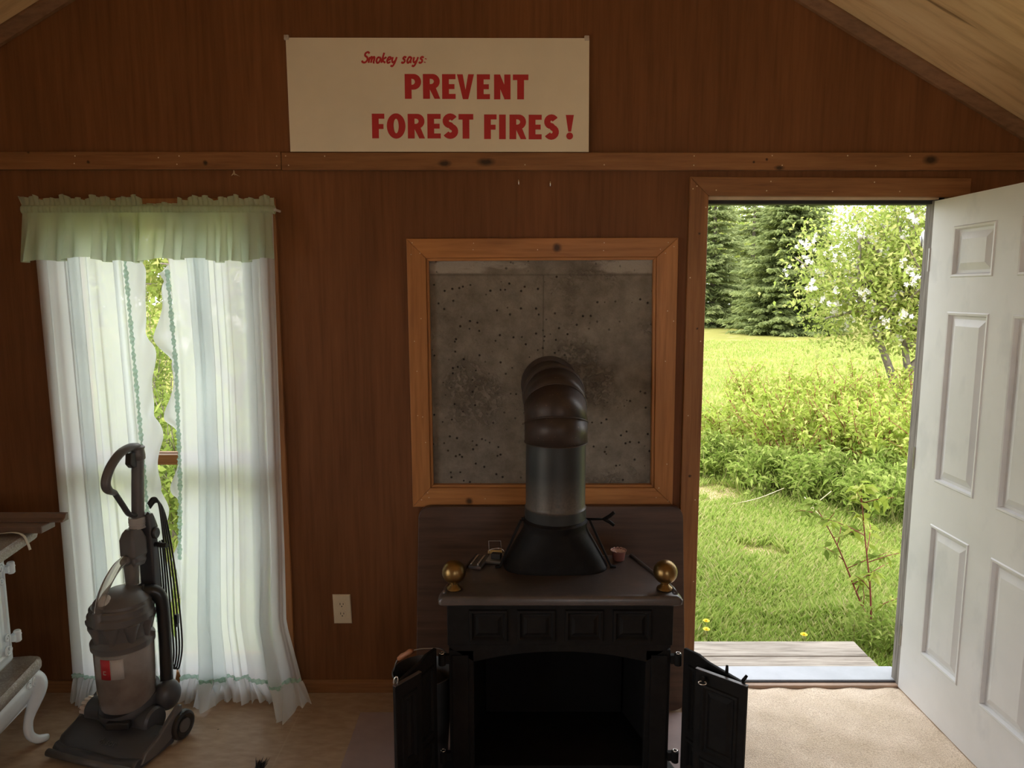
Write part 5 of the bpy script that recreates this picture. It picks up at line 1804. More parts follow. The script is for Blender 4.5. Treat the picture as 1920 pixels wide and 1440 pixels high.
for (cx_, cz_, a_, b_) in ((d1 - 0.03, e1 - 0.035, 1, 1), (d1 - 0.03, e0 + 0.035, 1, -1), (d0 + 0.03, e1 - 0.035, -1, 1), (d0 + 0.03, e0 + 0.035, -1, -1)):
    sc_ = MB().tube(scroll((cx_, cz_), a_, b_), 0.0042, 8)
    sc_.tube(scroll((cx_ - a_ * 0.0, cz_ - b_ * 0.045), a_, -b_, 1.3, 0.015), 0.0036, 8)
    sc_.tube([(cx_ + a_ * 0.02, 0.084, cz_ - b_ * 0.01), (cx_ + a_ * 0.018, 0.083, cz_ - b_ * 0.05)], 0.004, 8)
    rv(sc_, 'scroll_ornament', M['enamel'], dmo, smooth=True)
for z in (0.690, 0.425):
    hg = MB().lathe([(0.010, -0.022), (0.013, -0.018), (0.013, 0.018), (0.010, 0.022)], (-0.092, 0.080, z), 14)
    hg.box(-0.118, -0.092, 0.078, 0.096, z - 0.012, z + 0.012)
    hg.lathe([(0.006, 0.0), (0.006, 0.016), (0.003, 0.02)], (-0.088, 0.080, z), 10, Matrix.Rotation(R(90), 3, 'Y'))
    rv(hg, 'hinge', M['enamel'], dmo, smooth='auto')
sh = MB()
layered(sh, rounded([(RL, 0.005), (-0.060, 0.005), (-0.060, 0.56), (RL, 0.56)], 0.05, 7), [(0.014, 0.292), (0.002, 0.296), (0.0, 0.312), (0.004, 0.326), (0.018, 0.334)])
rv(sh, 'shelf', M['range_top'], smooth='auto')
# bowed skirt below the shelf
skm = MB()
secs = [(0.022, 0.292), (0.016, 0.262), (0.024, 0.225), (0.045, 0.185), (0.075, 0.155), (0.095, 0.150)]
N = 28
vs = []
for k in range(N + 1):
    x = -0.10 + (RL + 0.17) * k / N
    drop = 0.55 + 0.45 * math.cos(2 * math.pi * k / N) * 0.6
    for (y, z) in secs:
        vs.append((x, y, 0.292 - (0.292 - z) * (1.0 - 0.0 * drop)))
ns = len(secs)
fs = []
for k in range(N):
    for q in range(ns - 1):
        fs.append((k * ns + q, k * ns + q + 1, (k + 1) * ns + q + 1, (k + 1) * ns + q))
skm.add(vs, fs)
sko = rv(skm, 'skirt', M['enamel'], smooth=True, solid=0.006)
MBs = MB().tube(scroll((-0.140, 0.262), 1, 1, 1.5, 0.020, y=0.014), 0.004, 8).tube(scroll((-0.180, 0.268), -1, 1, 1.4, 0.016, y=0.013), 0.004, 8)
rv(MBs, 'scroll_ornament', M['enamel'], sko, smooth=True)
rv(MB().tube(smoothpath([(-0.093, 0.020, 0.285), (-0.087, 0.016, 0.24), (-0.10, 0.032, 0.190), (-0.165, 0.055, 0.168), (-0.325, 0.075, 0.155)], 6), 0.004, 8), 'bead', M['enamel'], sko, smooth=True)
for (lx, ly, s, w) in ((-0.132, 0.050, 1, 1), (RL + 0.08, 0.05, -1, 1), (-0.09, 0.52, 1, -1), (RL + 0.08, 0.52, -1, -1)):
    lg = MB().tube(smoothpath([(lx - s * 0.02, ly + w * 0.01, 0.292), (lx + s * 0.014, ly - w * 0.024, 0.262), (lx + s * 0.020, ly - w * 0.030, 0.220), (lx + s * 0.006, ly - w * 0.018, 0.165), (lx - s * 0.010, ly - w * 0.004, 0.110), (lx - s * 0.012, ly - w * 0.004, 0.060), (lx + s * 0.006, ly - w * 0.020, 0.026), (lx + s * 0.034, ly - w * 0.044, 0.013)], 5),
                   [0.030] * 5 + [0.034] * 5 + [0.033, 0.031, 0.029, 0.027, 0.025] + [0.023, 0.021, 0.019, 0.018, 0.017] + [0.016] * 5 + [0.0155] * 5 + [0.016, 0.016, 0.016, 0.015, 0.014] + [0.012], 14)
    rv(lg, 'leg', M['enamel'], smooth=True)

# two lengths of moulding lying across the range, and a strap
b1 = MB()
pr = [(-0.262, 0.848), (-0.300, 0.848), (-0.300, 0.853), (-0.285, 0.860), (-0.276, 0.874), (-0.262, 0.876)]
b1.prism([(-1.665, y, z) for y, z in pr], (-0.78, 0, 0))
tag(b1.build('moulding_strip', M['brown_bar'], bevel=0.001), 'longer brown moulding strip lying on top, its profiled end toward the curtain', 'moulding', 'mouldings laid across the range')
b2 = MB().box(-2.40, -1.715, -0.345, -0.265, 0.8205, 0.847)
tag(b2.build('moulding_strip', M['brown_bar'], bevel=0.004), 'shorter flat brown strip lying under the longer moulding on the range', 'moulding', 'mouldings laid across the range')
sp_ = MB()
pth = smoothpath([(-1.86, -0.36, 0.826), (-1.80, -0.365, 0.832), (-1.765, -0.37, 0.822), (-1.750, -0.372, 0.795), (-1.742, -0.374, 0.770)], 6)
vs, fs = [], []
for p in pth:
    vs += [p + Vector((0, -0.006, 0.001)), p + Vector((0, 0.006, 0))]
for i in range(len(pth) - 1):
    fs.append((2 * i, 2 * i + 1, 2 * i + 3, 2 * i + 2))
sp_.add(vs, fs)
tag(sp_.build('strap', M['string'], solid=0.0015, smooth=True), 'thin pale strap hanging over the front edge of the range top', 'strap')

# brush tip at the lower edge
bu = thing('scrub_brush', (-0.905, -0.52, 0.0), 'black bristled brush end lying on the floor near the curtain hem', 'brush')
hm_ = MB()
for k in range(90):
    a = random.uniform(-0.5, 0.9)
    y0 = -0.515 + random.uniform(-0.012, 0.012)
    x0_ = -0.898 + random.uniform(-0.016, 0.016)
    z0_ = 0.006 + random.random() * 0.016
    d = Vector((random.uniform(-0.5, 0.3), 1.0, random.uniform(-0.2, 0.5))).normalized() * random.uniform(0.02, 0.042)
    p = Vector((x0_, y0, z0_))
    hm_.tube([p, p + d * 0.6, p + d + Vector((0, 0, -0.004))], [0.0013, 0.0012, 0.0005], 4)
vb_ = hm_.build('bristles', M['brush'], bu)
vb_['kind'] = 'stuff'
MB().obox((-0.90, -0.60, 0.013), (0.030, 0.16, 0.022), R(4)).build('handle', M['vac_black'], bu, bevel=0.006)

# ================================================================== OUTSIDE
GZ = -0.30


def ground_z(x, y):
    return GZ + 0.05 * math.sin(x * 0.35 + 1) * math.sin(y * 0.28) * min(1, max(0, (y - 1) / 6))


gm = MB()
gm.grid(lambda u, v: ((u - 0.42) * 110, 0.12 + 90 * v ** 1.6, ground_z((u - 0.42) * 110, 0.12 + 90 * v ** 1.6)), 90, 70)
structure(gm.build('ground', M['ground'], origin=None, smooth=True), 'sunny mown lawn outside the doorway', 'ground')
gm2 = MB().box(-46, 64, -40, 0.12, GZ - 0.2, GZ - 0.02)
structure(gm2.build('ground', M['yard'], origin=None), 'unseen yard behind the cabin, made pale and sandy to bounce warm light', 'ground')


def np_mesh(name, V, F, mat, parent=None, off=(0, 0, 0)):
    V = np.asarray(V, dtype=np.float32) - np.asarray(off, dtype=np.float32)
    F = np.asarray(F, dtype=np.int32)
    k = F.shape[1]
    me = bpy.data.meshes.new(name)
    me.vertices.add(len(V))
    me.vertices.foreach_set('co', V.ravel())
    me.loops.add(F.size)
    me.loops.foreach_set('vertex_index', F.ravel())
    me.polygons.add(len(F))
    me.polygons.foreach_set('loop_start', np.arange(0, F.size, k, dtype=np.int32))
    me.update(calc_edges=True)
    me.validate()
    me.materials.append(mat)
    o = bpy.data.objects.new(name, me)
    COL.objects.link(o)
    if parent is not None:
        o.parent = parent
    else:
        o.location = off
    OFF[o.name] = tuple(off)
    return o


def unit(a):
    return a / np.maximum(1e-9, np.linalg.norm(a, axis=1, keepdims=True))


def leaf_arrays(C, D, L, W, droop=0.0):
    """one folded diamond per leaf: base C, pointing along D, of length L and width W"""
    n = len(C)
    D = unit(D)
    rnd = RNG.normal(size=(n, 3))
    S = unit(np.cross(D, rnd))
    U = np.cross(S, D)
    L = np.broadcast_to(np.asarray(L, dtype=float).reshape(-1, 1), (n, 1))
    W = np.broadcast_to(np.asarray(W, dtype=float).reshape(-1, 1), (n, 1))
    mid = C + D * L * 0.5
    tip = C + D * L
    tip[:, 2] -= droop * L[:, 0]
    fold = U * W * 0.15
    V = np.empty((n, 4, 3))
    V[:, 0], V[:, 1], V[:, 2], V[:, 3] = C, mid + S * W / 2 + fold, tip, mid - S * W / 2 + fold
    F = np.arange(n * 4).reshape(n, 4)
    return V.reshape(-1, 3), F


def join(parts):
    Vs, Fs, k = [], [], 0
    for V, F in parts:
        Vs.append(V); Fs.append(F + k); k += len(V)
    return np.concatenate(Vs), np.concatenate(Fs)


# deck step
dk = thing('deck_step', (1.22, 0.36, GZ), 'weathered grey wooden step outside the door sill', 'step')
for k, (y0, y1) in enumerate(((0.155, 0.275), (0.282, 0.402), (0.409, 0.555))):
    MB().box(0.35, 1.738 - 0.003 * k, y0, y1, -0.098, -0.060).build('plank', M['deck'], dk, bevel=0.005)
MB().box(0.40, 1.70, 0.17, 0.21, GZ - 0.05, -0.098).box(0.40, 1.70, 0.50, 0.54, GZ - 0.05, -0.098).build('joist', M['weathered'], dk)

# porch lamp on the outside wall beside the post
pl_ = thing('porch_lamp', (1.80, 0.14, 1.80), 'white curved plastic lamp on the outside wall beyond the grey door post', 'lamp')
lm = MB()
vs, fs = [], []
for j, (z, rx, ry) in enumerate(((1.800, 0.020, 0.05), (1.83, 0.045, 0.10), (1.87, 0.062, 0.13), (1.91, 0.074, 0.15), (1.945, 0.072, 0.15), (1.965, 0.055, 0.13), (1.970, 0.03, 0.10))):
    for k in range(28):
        a = 2 * math.pi * k / 28
        vs.append((1.80 + rx * math.cos(a), 0.145 + ry * max(-0.03, math.sin(a)), z))
for i in range(6):
    for k in range(28):
        fs.append((i * 28 + k, i * 28 + (k + 1) % 28, (i + 1) * 28 + (k + 1) % 28, (i + 1) * 28 + k))
fs += [tuple(range(28))[::-1], tuple(range(6 * 28, 7 * 28))]
lm.add(vs, fs)
lb_ = lm.build('shell', M['lamp_white'], pl_, smooth='auto')
MB().tube([(1.728, 0.205, 1.885), (1.731, 0.215, 1.91), (1.738, 0.235, 1.925), (1.755, 0.265, 1.93)], 0.004, 8).build('slot', M['steel'], lb_, smooth=True)

# --- grass
def blade_field(n, ymin, ymax, xl, xr, hmul=1.0, power=1.0):
    t = RNG.random(n) ** power
    y = ymin + (ymax - ymin) * t
    d = y + 2.84
    x = (xl + (xr - xl) * RNG.random(n)) * d / 2.84
    C = np.stack([x, y, np.full(n, 0.0)], 1)
    C[:, 2] = GZ + 0.05 * np.sin(x * 0.35 + 1) * np.sin(y * 0.28) * np.clip((y - 1) / 6, 0, 1) - 0.004
    patch = np.sin(x * 2.3 + 1.1) * np.sin(y * 1.9 + 0.4) + 0.6 * np.sin(x * 5.1) * np.sin(y * 4.3)
    bare = ((x - 1.87) / 0.30) ** 2 + ((y - 2.35) / 0.22) ** 2 < 0.6 + 0.4 * np.sin(x * 19) * np.sin(y * 23)
    bare |= ((x - 2.0) / 0.5) ** 2 + ((y - 3.9) / 0.35) ** 2 < 0.5 + 0.5 * np.sin(x * 13) * np.sin(y * 17)
    L = (0.05 + 0.05 * RNG.random(n)) * hmul * np.where(bare, 0.25, 1.0) * (1 + 0.35 * patch) * (0.8 + 0.04 * np.minimum(d, 12))
    a = RNG.random(n) * 2 * np.pi
    lean = 0.10 + 0.45 * RNG.random(n)
    D = np.stack([np.cos(a) * lean, np.sin(a) * lean, np.ones(n)], 1)
    W = 0.0022 + 0.0009 * d
    D = unit(D)
    S = np.stack([-np.sin(a), np.cos(a), np.zeros(n)], 1)
    V = np.empty((n, 4, 3))
    L = L[:, None]; W = W[:, None]
    mid = C + D * L * 0.6
    tip = C + D * L + np.stack([np.cos(a), np.sin(a), -0.3 * np.ones(n)], 1) * L * 0.18
    V[:, 0], V[:, 1], V[:, 2], V[:, 3] = C - S * W * 0.35, C + S * W * 0.35, mid + S * W * 0.5, tip
    return V.reshape(-1, 3), np.arange(n * 4).reshape(n, 4)


gv = [blade_field(34000, 0.56, 12.0, 0.10, 0.73, 1.0, 1.4), blade_field(20000, 0.56, 9.0, 1.76, 2.4, 1.0, 1.4), blade_field(120000, 0.56, 9.0, 0.72, 1.78, 1.0, 1.5), blade_field(12000, 0.56, 1.3, 0.60, 1.75, 1.7), blade_field(26000, 8.0, 26.0, 0.72, 1.78, 0.8, 1.2), blade_field(14000, 0.3, 10.0, -2.0, -0.9, 2.0, 1.3)]
V_, F_ = join(gv)
go = np_mesh('grass', V_, F_, M['grass'])
tag(go, 'short green lawn grass growing beyond the wooden step', 'grass', kind='stuff')


# --- spruces
def spruce(loc, H, R0, mat, label, nwhorl=52, per=13, dens=1.0, seedshift=0):
    x, y = loc
    root = thing('spruce_tree', (x, y, GZ), label, 'tree', 'spruces at the far edge of the lawn')
    rng = np.random.default_rng(100 + seedshift)
    tk = MB().tube([(x, y, GZ - 0.1), (x + 0.03, y, GZ + H * 0.5), (x, y, GZ + H)], [0.16 * H / 9, 0.09 * H / 9, 0.012], 10)
    tk.build('trunk', M['bark'], root, smooth=True)
    C, D, L, W = [], [], [], []
    bt = []
    for i in range(nwhorl):
        f = (i + rng.random() * 0.8) / nwhorl
        z = 0.12 + (H - 0.2) * f ** 1.05
        rad = R0 * (1 - f) ** 0.85 * (0.82 + 0.3 * rng.random()) + 0.06
        for k in range(int(per * (1 - 0.5 * f))):
            a = rng.random() * 2 * np.pi
            r = rad * (0.75 + 0.4 * rng.random())
            droop = 0.22 + 0.12 * rng.random() - 0.25 * f
            ns = max(3, int(r * 9 * dens))
            da = np.array([np.cos(a), np.sin(a)])
            sd = np.array([-np.sin(a), np.cos(a)])
            for q in range(ns):
                s = (q + rng.random()) / ns
                s = 0.12 + 0.88 * s
                p = np.array([x + da[0] * r * s, y + da[1] * r * s, GZ + z - droop * r * s + 0.28 * droop * r * s ** 3 * 1.5])
                hw = 0.30 * r * (1 - s) + 0.05
                for m in (-1, 1, 0):
                    dirv = np.array([da[0] * 0.8 + m * sd[0] * (0.75 + 0.3 * rng.random()), da[1] * 0.8 + m * sd[1] * (0.75 + 0.3 * rng.random()), -0.28 + 0.34 * rng.random()])
                    C.append(p + np.array([0, 0, rng.normal() * 0.03])); D.append(dirv)
                    L.append((hw if m else 0.20) * (0.7 + 0.5 * rng.random()) + 0.12); W.append(0.07 + 0.06 * rng.random())
    V, F = leaf_arrays(np.array(C), np.array(D), np.array(L), np.array(W), 0.18)
    np_mesh('needles', V, F, mat, root, (x, y, GZ))
    return root


spruce((13.1, 31.0), 10.5, 2.75, M['spruce'], 'dense dark spruce tree at the far edge of the lawn', 64, 21, 1.5, 1)
spruce((11.0, 36.5), 10.2, 2.5, M['spruce_light'], 'pale open spruce tree at the left edge of the doorway view', 50, 15, 1.1, 2)
spruce((15.3, 43.0), 11.0, 2.9, M['spruce_light'], 'pale green spruce half hidden behind and between the two nearer spruces', 44, 13, 1.0, 3)


# --- broadleaf trees
def limb_tree(name, loc, label, cat, H, crown, nleaf, lsize, mat, trunk_r=0.06, limbs=None, blossoms=0, seed=5, group=None, nlimb=26, base=None):
    x, y = loc
    gz = GZ if base is None else base
    root = thing(name, (x, y, gz), label, cat, group)
    rng = np.random.default_rng(seed)
    tw = MB()
    tips = []
    cx, cy, cz, rx, ry, rz = crown
    limbs = limbs or [[(x, y, gz - 0.05), (x + 0.02, y, gz + H * 0.35), (cx, cy, cz)]]
    for lb in limbs:
        pth = smoothpath(lb, 6)
        n = len(pth)
        tw.tube(pth, [trunk_r * (1 - 0.75 * i / n) for i in range(n)], 8)
    for i in range(nlimb):
        lb = limbs[i % len(limbs)]
        pth = smoothpath(lb, 6)
        p0 = pth[int(len(pth) * (0.45 + 0.54 * rng.random()))]
        u = rng.normal(size=3)
        u /= np.linalg.norm(u)
        rr = rng.random() ** 0.4
        p1 = Vector((cx + rx * u[0] * rr, cy + ry * u[1] * rr, cz + rz * u[2] * rr))
        mid = p0.lerp(p1, 0.5) + Vector(tuple(rng.normal(size=3) * 0.06 * rx))
        q = smoothpath([p0, mid, p1], 5)
        tw.tube(q, [trunk_r * 0.38 * (1 - 0.85 * k / len(q)) + 0.003 for k in range(len(q))], 6)
        tips.append((q, p1))
    tw.build('branches', M['bark'], root, smooth=True)
    C, D = [], []
    per = nleaf // len(tips)
    for q, p1 in tips:
        ncl = 7
        for c_ in range(ncl):
            b = np.array(q[int(len(q) * (0.35 + 0.64 * rng.random()))])
            cen = b + rng.normal(size=3) * np.array([rx, ry, rz]) * 0.13
            m = per // ncl
            C.append(cen + rng.normal(size=(m, 3)) * 0.13 * np.array([rx, ry, rz * 0.8]))
            D.append(rng.normal(size=(m, 3)) + np.array([0, 0, 0.25]))
    C = np.concatenate(C); D = np.concatenate(D)
    V, F = leaf_arrays(C, D, lsize * (0.7 + 0.6 * rng.random(len(C))), lsize * 0.48 * (0.7 + 0.6 * rng.random(len(C))), 0.2)
    np_mesh('leaves', V, F, mat, root, (x, y, gz))
    if blossoms:
        idx = rng.choice(len(C), blossoms, replace=False)
        BC, BD = [], []
        for i in idx:
            m = rng.integers(3, 9)
            cc = C[i] + np.array([0, -0.05, 0.02]) + rng.normal(size=(m, 3)) * 0.035
            for c_ in cc:
                for k in range(5):
                    a = 2 * np.pi * k / 5
                    BC.append(c_); BD.append(np.array([np.cos(a), -0.4, np.sin(a)]))
        BC = np.array(BC); BD = np.array(BD)
        V, F = leaf_arrays(BC, BD, 0.036, 0.030)
        np_mesh('blossoms', V, F, M['blossom'], root, (x, y, gz))
    return root


limb_tree('apple_tree', (5.0, 6.0), 'apple tree with white blossoms leaning over the shrubs by the doorway', 'tree', 3.2,
          (5.0, 6.3, 2.2, 1.45, 1.4, 1.25), 30000, 0.070, M['apple'], 0.06,
          [[(5.05, 6.0, GZ - 0.05), (4.98, 6.0, 0.55), (4.90, 6.0, 1.05), (4.95, 6.05, 1.55), (5.3, 6.2, 2.3)],
           [(5.0, 6.05, 0.1), (4.72, 6.0, 0.75), (4.50, 5.95, 1.18), (4.28, 5.95, 1.65), (4.25, 6.0, 2.4)],
           [(4.92, 6.0, 1.0), (5.15, 5.95, 1.4), (5.4, 5.95, 1.75), (5.8, 6.1, 2.5)],
           [(4.95, 6.0, 0.7), (5.2, 5.95, 0.95), (5.5, 5.9, 1.15), (5.9, 6.0, 1.5)]], 330, 5, nlimb=70)
limb_tree('leafy_tree', (19.0, 24.0), 'bright green leafy tree behind the blossoming apple tree', 'tree', 8, (18.6, 24.0, 4.2, 4.2, 3.0, 4.2), 34000, 0.17, M['apple'], 0.16, seed=8, nlimb=40)
limb_tree('leafy_tree', (20.5, 52.0), 'hazy green leafy tree seen between the tops of the spruces', 'tree', 9, (20.4, 52.0, 4.6, 4.6, 3.4, 4.4), 16000, 0.26, M['apple'], 0.16, seed=9, nlimb=30)
limb_tree('leafy_tree', (24.5, 30.0), 'tall leafy tree at the far right, beyond the apple tree', 'tree', 9, (24.5, 30.0, 4.4, 4.6, 3.0, 4.6), 26000, 0.20, M['shrub'], 0.18, seed=10, nlimb=40)

limb_tree('leafy_tree', (18.4, 60.0), 'hazy leafy tree far behind the pale spruce at the left edge of the doorway view', 'tree', 13, (18.4, 60.0, 6.4, 5.0, 3.0, 6.6), 16000, 0.30, M['apple'], 0.2, seed=51, nlimb=44)
limb_tree('leafy_tree', (29.5, 74.0), 'hazy leafy tree far behind the dense dark spruce', 'tree', 13, (29.5, 74.0, 7.0, 5.0, 3.0, 7.0), 16000, 0.30, M['apple'], 0.2, seed=52, nlimb=44)

# --- shrubs: many upright stems with opposite leaves
def shrub(name, loc, label, cat, nst, H, spread, nl, lsize, leaf, stem, group=None, seed=1, stem_r=0.006, lean=(0, 0), narrow=0.42, base_r=0.18):
    x, y = loc
    root = thing(name, (x, y, GZ), label, cat, group)
    rng = np.random.default_rng(seed)
    sm = MB()
    C, D = [], []
    for i in range(nst):
        a = rng.random() * 2 * math.pi
        r = spread * math.sqrt(rng.random())
        h = H * (0.55 + 0.5 * rng.random()) * (1 - 0.25 * r / max(spread, 1e-6))
        b = Vector((x + math.cos(a) * r * base_r * 2, y + math.sin(a) * r * base_r * 2, GZ - 0.02))
        t_ = Vector((x + math.cos(a) * r + lean[0] * h, y + math.sin(a) * r + lean[1] * h, GZ + h))
        m_ = b.lerp(t_, 0.55) + Vector((rng.normal() * 0.05, rng.normal() * 0.05, 0.10 * h))
        pth = smoothpath([b, m_, t_], 5)
        sm.tube(pth, [stem_r * (1 - 0.75 * k / len(pth)) for k in range(len(pth))], 5)
        for s_ in range(3):
            p0 = pth[int(len(pth) * (0.35 + 0.5 * rng.random()))]
            p1 = p0 + Vector((rng.normal() * 0.16 * spread, rng.normal() * 0.16 * spread, (0.10 + 0.18 * rng.random()) * H))
            tw = [p0, p0.lerp(p1, 0.5) + Vector((rng.normal() * 0.015, rng.normal() * 0.015, 0)), p1]
            sm.tube(tw, [stem_r * 0.5, stem_r * 0.4, stem_r * 0.2], 4)
            for q in range(nl // 3):
                f = rng.random()
                C.append(np.array(p0.lerp(p1, f)) + rng.normal(size=3) * 0.022)
                D.append(rng.normal(size=3) + np.array([0, 0, 0.55]))
        for q in range(nl):
            f = 0.28 + 0.72 * rng.random() ** 0.8
            p = pth[min(len(pth) - 1, int(f * (len(pth) - 1)))]
            C.append(np.array(p) + rng.normal(size=3) * 0.03)
            D.append(rng.normal(size=3) + np.array([0, 0, 0.5]))
    sm.build('stems', stem, root, smooth=True)
    C = np.array(C); D = np.array(D)
    V, F = leaf_arrays(C, D, lsize * (0.6 + 0.7 * rng.random(len(C))), lsize * narrow * (0.6 + 0.7 * rng.random(len(C))), 0.25)
    np_mesh('leaves', V, F, leaf, root, (x, y, GZ))
    return root


SHRUBS = [((2.55, 4.85), 24, 0.85, 0.60, (-0.45, 0), 'red-stemmed yellow-green shrub at the left end of the thicket, over the lawn'),
          ((3.15, 4.35), 32, 1.12, 0.62, (-0.30, 0), 'red-stemmed shrub second from the lawn end of the thicket'),
          ((3.20, 5.5), 28, 1.25, 0.70, (-0.22, 0), 'red-stemmed shrub rising behind the lawn end of the thicket'),
          ((3.80, 4.9), 32, 1.28, 0.65, (-0.1, 0), 'red-stemmed shrub in front of the forked apple trunks'),
          ((4.00, 6.0), 26, 1.15, 0.75, (-0.1, 0), 'red-stemmed shrub left of the apple trunks'),
          ((4.75, 5.4), 28, 1.18, 0.70, (0, 0), 'red-stemmed shrub hiding the foot of the apple tree'),
          ((3.60, 3.9), 32, 1.10, 0.50, (-0.1, 0), 'red-stemmed shrub at the front of the thicket, behind the lush weeds')]
for i, (lc, nst, h, spd, ln, lab) in enumerate(SHRUBS):
    shrub('dogwood_shrub', lc, lab, 'shrub', nst, h, spd, 52, 0.070, M['shrub'], M['red_stem'], 'shrub thicket right of the lawn', 20 + i, 0.007, ln)
WEEDS = [((2.52, 3.95), 0.55, 0.36, 'lush green weed clump nearest the lawn, under the thicket'),
         ((2.92, 3.55), 0.58, 0.38, 'dense lush weed clump in front of the thicket, beside the dry stalks'),
         ((3.30, 3.10), 0.55, 0.36, 'lush weed clump nearest the grey door post'),
         ((2.95, 4.05), 0.50, 0.36, 'lush weed clump just behind the front row of weeds'),
         ((3.45, 3.50), 0.60, 0.36, 'lush weed clump tucked in front of the rightmost thicket shrub'),
         ((2.15, 4.55), 0.55, 0.32, 'thin weed clump standing out on the lawn left of the thicket')]
for i, (lc, h, spd, lab) in enumerate(WEEDS):
    shrub('weed_clump', lc, lab, 'weeds', 52, h, spd, 24, 0.080, M['weed'], M['green_stem'], 'weeds at the foot of the thicket', 60 + i, 0.004, (0, 0), 0.30, 0.45)
# saplings beside the step
for i, (b, t_, lab, nl_) in enumerate((((2.05, 0.98), (1.93, 0.98, 0.62), 'young sapling with pale leaves next to the grey door post', 26),
                                       ((2.12, 1.05), (1.72, 1.08, 0.50), 'leaning forked sapling over the far corner of the wooden step', 30))):
    x, y = b
    root = thing('sapling', (x, y, GZ), lab, 'sapling', 'saplings beside the wooden step')
    pth = smoothpath([(x, y, GZ - 0.02), (x * 0.6 + t_[0] * 0.4 + 0.02, y, GZ + (t_[2] - GZ) * 0.35), ((x + 2 * t_[0]) / 3, y, GZ + (t_[2] - GZ) * 0.7), t_], 6)
    sm = MB().tube(pth, [0.0065 - 0.0045 * k / len(pth) for k in range(len(pth))], 6)
    C, D = [], []
    rng = np.random.default_rng(90 + i)
    for k in range(9):
        p0 = pth[int(len(pth) * (0.25 + 0.08 * k))] if int(len(pth) * (0.25 + 0.08 * k)) < len(pth) else pth[-1]
        p1 = p0 + Vector((rng.normal() * 0.10, rng.normal() * 0.06, 0.06 + 0.07 * rng.random()))
        sm.tube([p0, p0.lerp(p1, 0.5) + Vector((0.005, 0, 0.008)), p1], [0.003, 0.0025, 0.0015], 5)
        for q in range(nl_ // 2):
            C.append(np.array(p0.lerp(p1, 0.3 + 0.7 * rng.random()))); D.append(rng.normal(size=3) * np.array([1, 1, 0.5]) + np.array([0, 0, -0.1]))
    for q in range(nl_):
        C.append(np.array(pth[-1]) + rng.normal(size=3) * 0.012); D.append(rng.normal(size=3) * np.array([1.2, 1, 0.35]))
    sm.build('stem', M['red_stem'], root, smooth=True)
    C = np.array(C); D = np.array(D)
    V, F = leaf_arrays(C, D, 0.070 * (0.6 + 0.6 * rng.random(len(C))), 0.028 * (0.6 + 0.7 * rng.random(len(C))), 0.25)
    np_mesh('leaves', V, F, M['shrub'] if i == 0 else M['weed'], root, (x, y, GZ))
# undergrowth tuft right of the step
shrub('weed_clump', (2.0, 0.85), 'leafy green clump growing at the right end of the wooden step', 'weeds', 16, 0.34, 0.14, 16, 0.055, M['weed'], M['green_stem'], 'weeds at the foot of the thicket', 77, 0.003, (0, 0), 0.28, 0.5)

# dry stalks lying in front of the weeds
for i, (a, b, c_, lab) in enumerate((((2.42, 3.05, GZ + 0.02), (2.55, 3.0, GZ + 0.18), (2.68, 2.95, GZ + 0.33), 'pale dry stalk leaning up out of the front weeds'),
                                     ((1.98, 3.55, GZ + 0.02), (2.25, 3.5, GZ + 0.10), (2.50, 3.5, GZ + 0.20), 'pale dry stalk lying low toward the lawn path'),
                                     ((2.50, 3.05, GZ + 0.25), (2.62, 2.98, GZ + 0.10), (2.75, 2.9, GZ + 0.01), 'pale dry stalk bent down into the front grass'))):
    s_ = MB().tube(smoothpath([a, b, c_], 6), 0.0035, 6).build('dry_stalk', M['dry'], smooth=True)
    tag(s_, lab, 'stalk', 'dry stalks by the weeds')

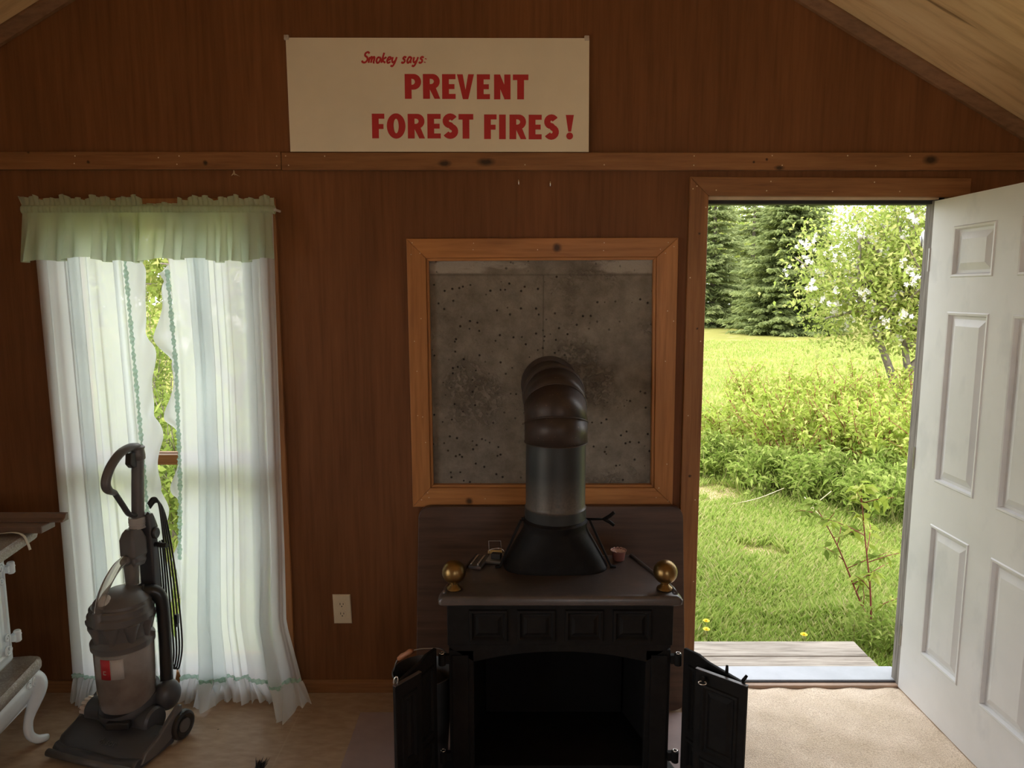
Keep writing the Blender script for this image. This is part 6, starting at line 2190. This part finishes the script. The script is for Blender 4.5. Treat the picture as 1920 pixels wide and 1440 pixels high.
# dandelions in the near grass
for i, (x, y, h, lab) in enumerate(((1.085, 0.92, 0.17, 'upper yellow dandelion by the left door casing'), (1.065, 0.84, 0.16, 'lower yellow dandelion by the left door casing'), (1.575, 0.78, 0.16, 'yellow dandelion just over the edge of the wooden step'))):
    dn = thing('dandelion', (x, y, GZ), lab, 'flower', 'dandelions in the grass')
    MB().tube([(x, y, GZ - 0.01), (x + 0.006, y, GZ + h * 0.5), (x, y, GZ + h)], 0.002, 6).build('stem', M['green_stem'], dn, smooth=True)
    fm = MB()
    for ring, (rr, el, nn) in enumerate(((0.019, 0.1, 18), (0.015, 0.5, 14), (0.008, 1.0, 9))):
        for k in range(nn):
            a = 2 * math.pi * k / nn + ring
            d = Vector((math.cos(a) * math.cos(el), math.sin(a) * math.cos(el), math.sin(el)))
            s = Vector((-math.sin(a), math.cos(a), 0)) * 0.0028
            c0 = Vector((x, y, GZ + h))
            fm.add([c0 - s * 0.5, c0 + s * 0.5, c0 + d * rr + s, c0 + d * rr - s], [(0, 1, 2, 3)])
    fm.build('petals', M['dandelion'], dn)

# --- what stands outside the curtained window
limb_tree('apple_tree', (-2.35, 3.4), 'blossoming apple tree seen through the gap between the curtains', 'tree', 3.0, (-2.3, 3.5, 1.75, 0.95, 0.8, 0.95), 4200, 0.060, M['apple'], 0.05,
          [[(-2.6, 3.4, GZ), (-2.45, 3.4, 0.7), (-2.2, 3.35, 1.3), (-1.95, 3.3, 1.9)], [(-2.45, 3.4, 0.8), (-2.8, 3.4, 1.4), (-3.0, 3.4, 2.1)]], 60, 15, nlimb=30)
for i, (lc, h, spd, lab) in enumerate((((-2.0, 1.9), 1.25, 0.45, 'leafy shrub outside the window, nearest the glass'), ((-2.75, 2.7), 1.5, 0.6, 'leafy shrub outside the window, under the apple tree'), ((-4.6, 6.2), 2.0, 0.9, 'tall leafy shrub outside the window, far behind the apple tree'), ((-2.5, 4.8), 1.9, 0.9, 'leafy shrub outside the window, just behind the apple tree'))):
    shrub('leafy_shrub', lc, lab, 'shrub', 36, h, spd, 40, 0.080, M['weed'], M['bark'], 'shrubs outside the curtained window', 40 + i, 0.007)
for k, (x_, y_, r_, lab) in enumerate(((-12.2, 28.0, 2.9, 'distant leafy tree outside the window, on the side nearer the stove'), (-23.0, 37.0, 3.4, 'distant leafy tree outside the window, between two others'), (-21.5, 27.0, 3.2, 'distant leafy tree outside the window, on the side nearer the range'))):
    limb_tree('leafy_tree', (x_, y_), lab, 'tree', 8, (x_, y_, 3.4, r_, 2.4, 3.8), 12000, 0.24, M['apple'], 0.16, seed=70 + k, nlimb=36)
limb_tree('leafy_tree', (-4.6, 9.0), 'green leafy tree behind the shrubs outside the curtained window', 'tree', 5, (-4.6, 9.0, 2.2, 2.4, 1.6, 2.4), 16000, 0.12, M['apple'], 0.1, seed=31, nlimb=40)
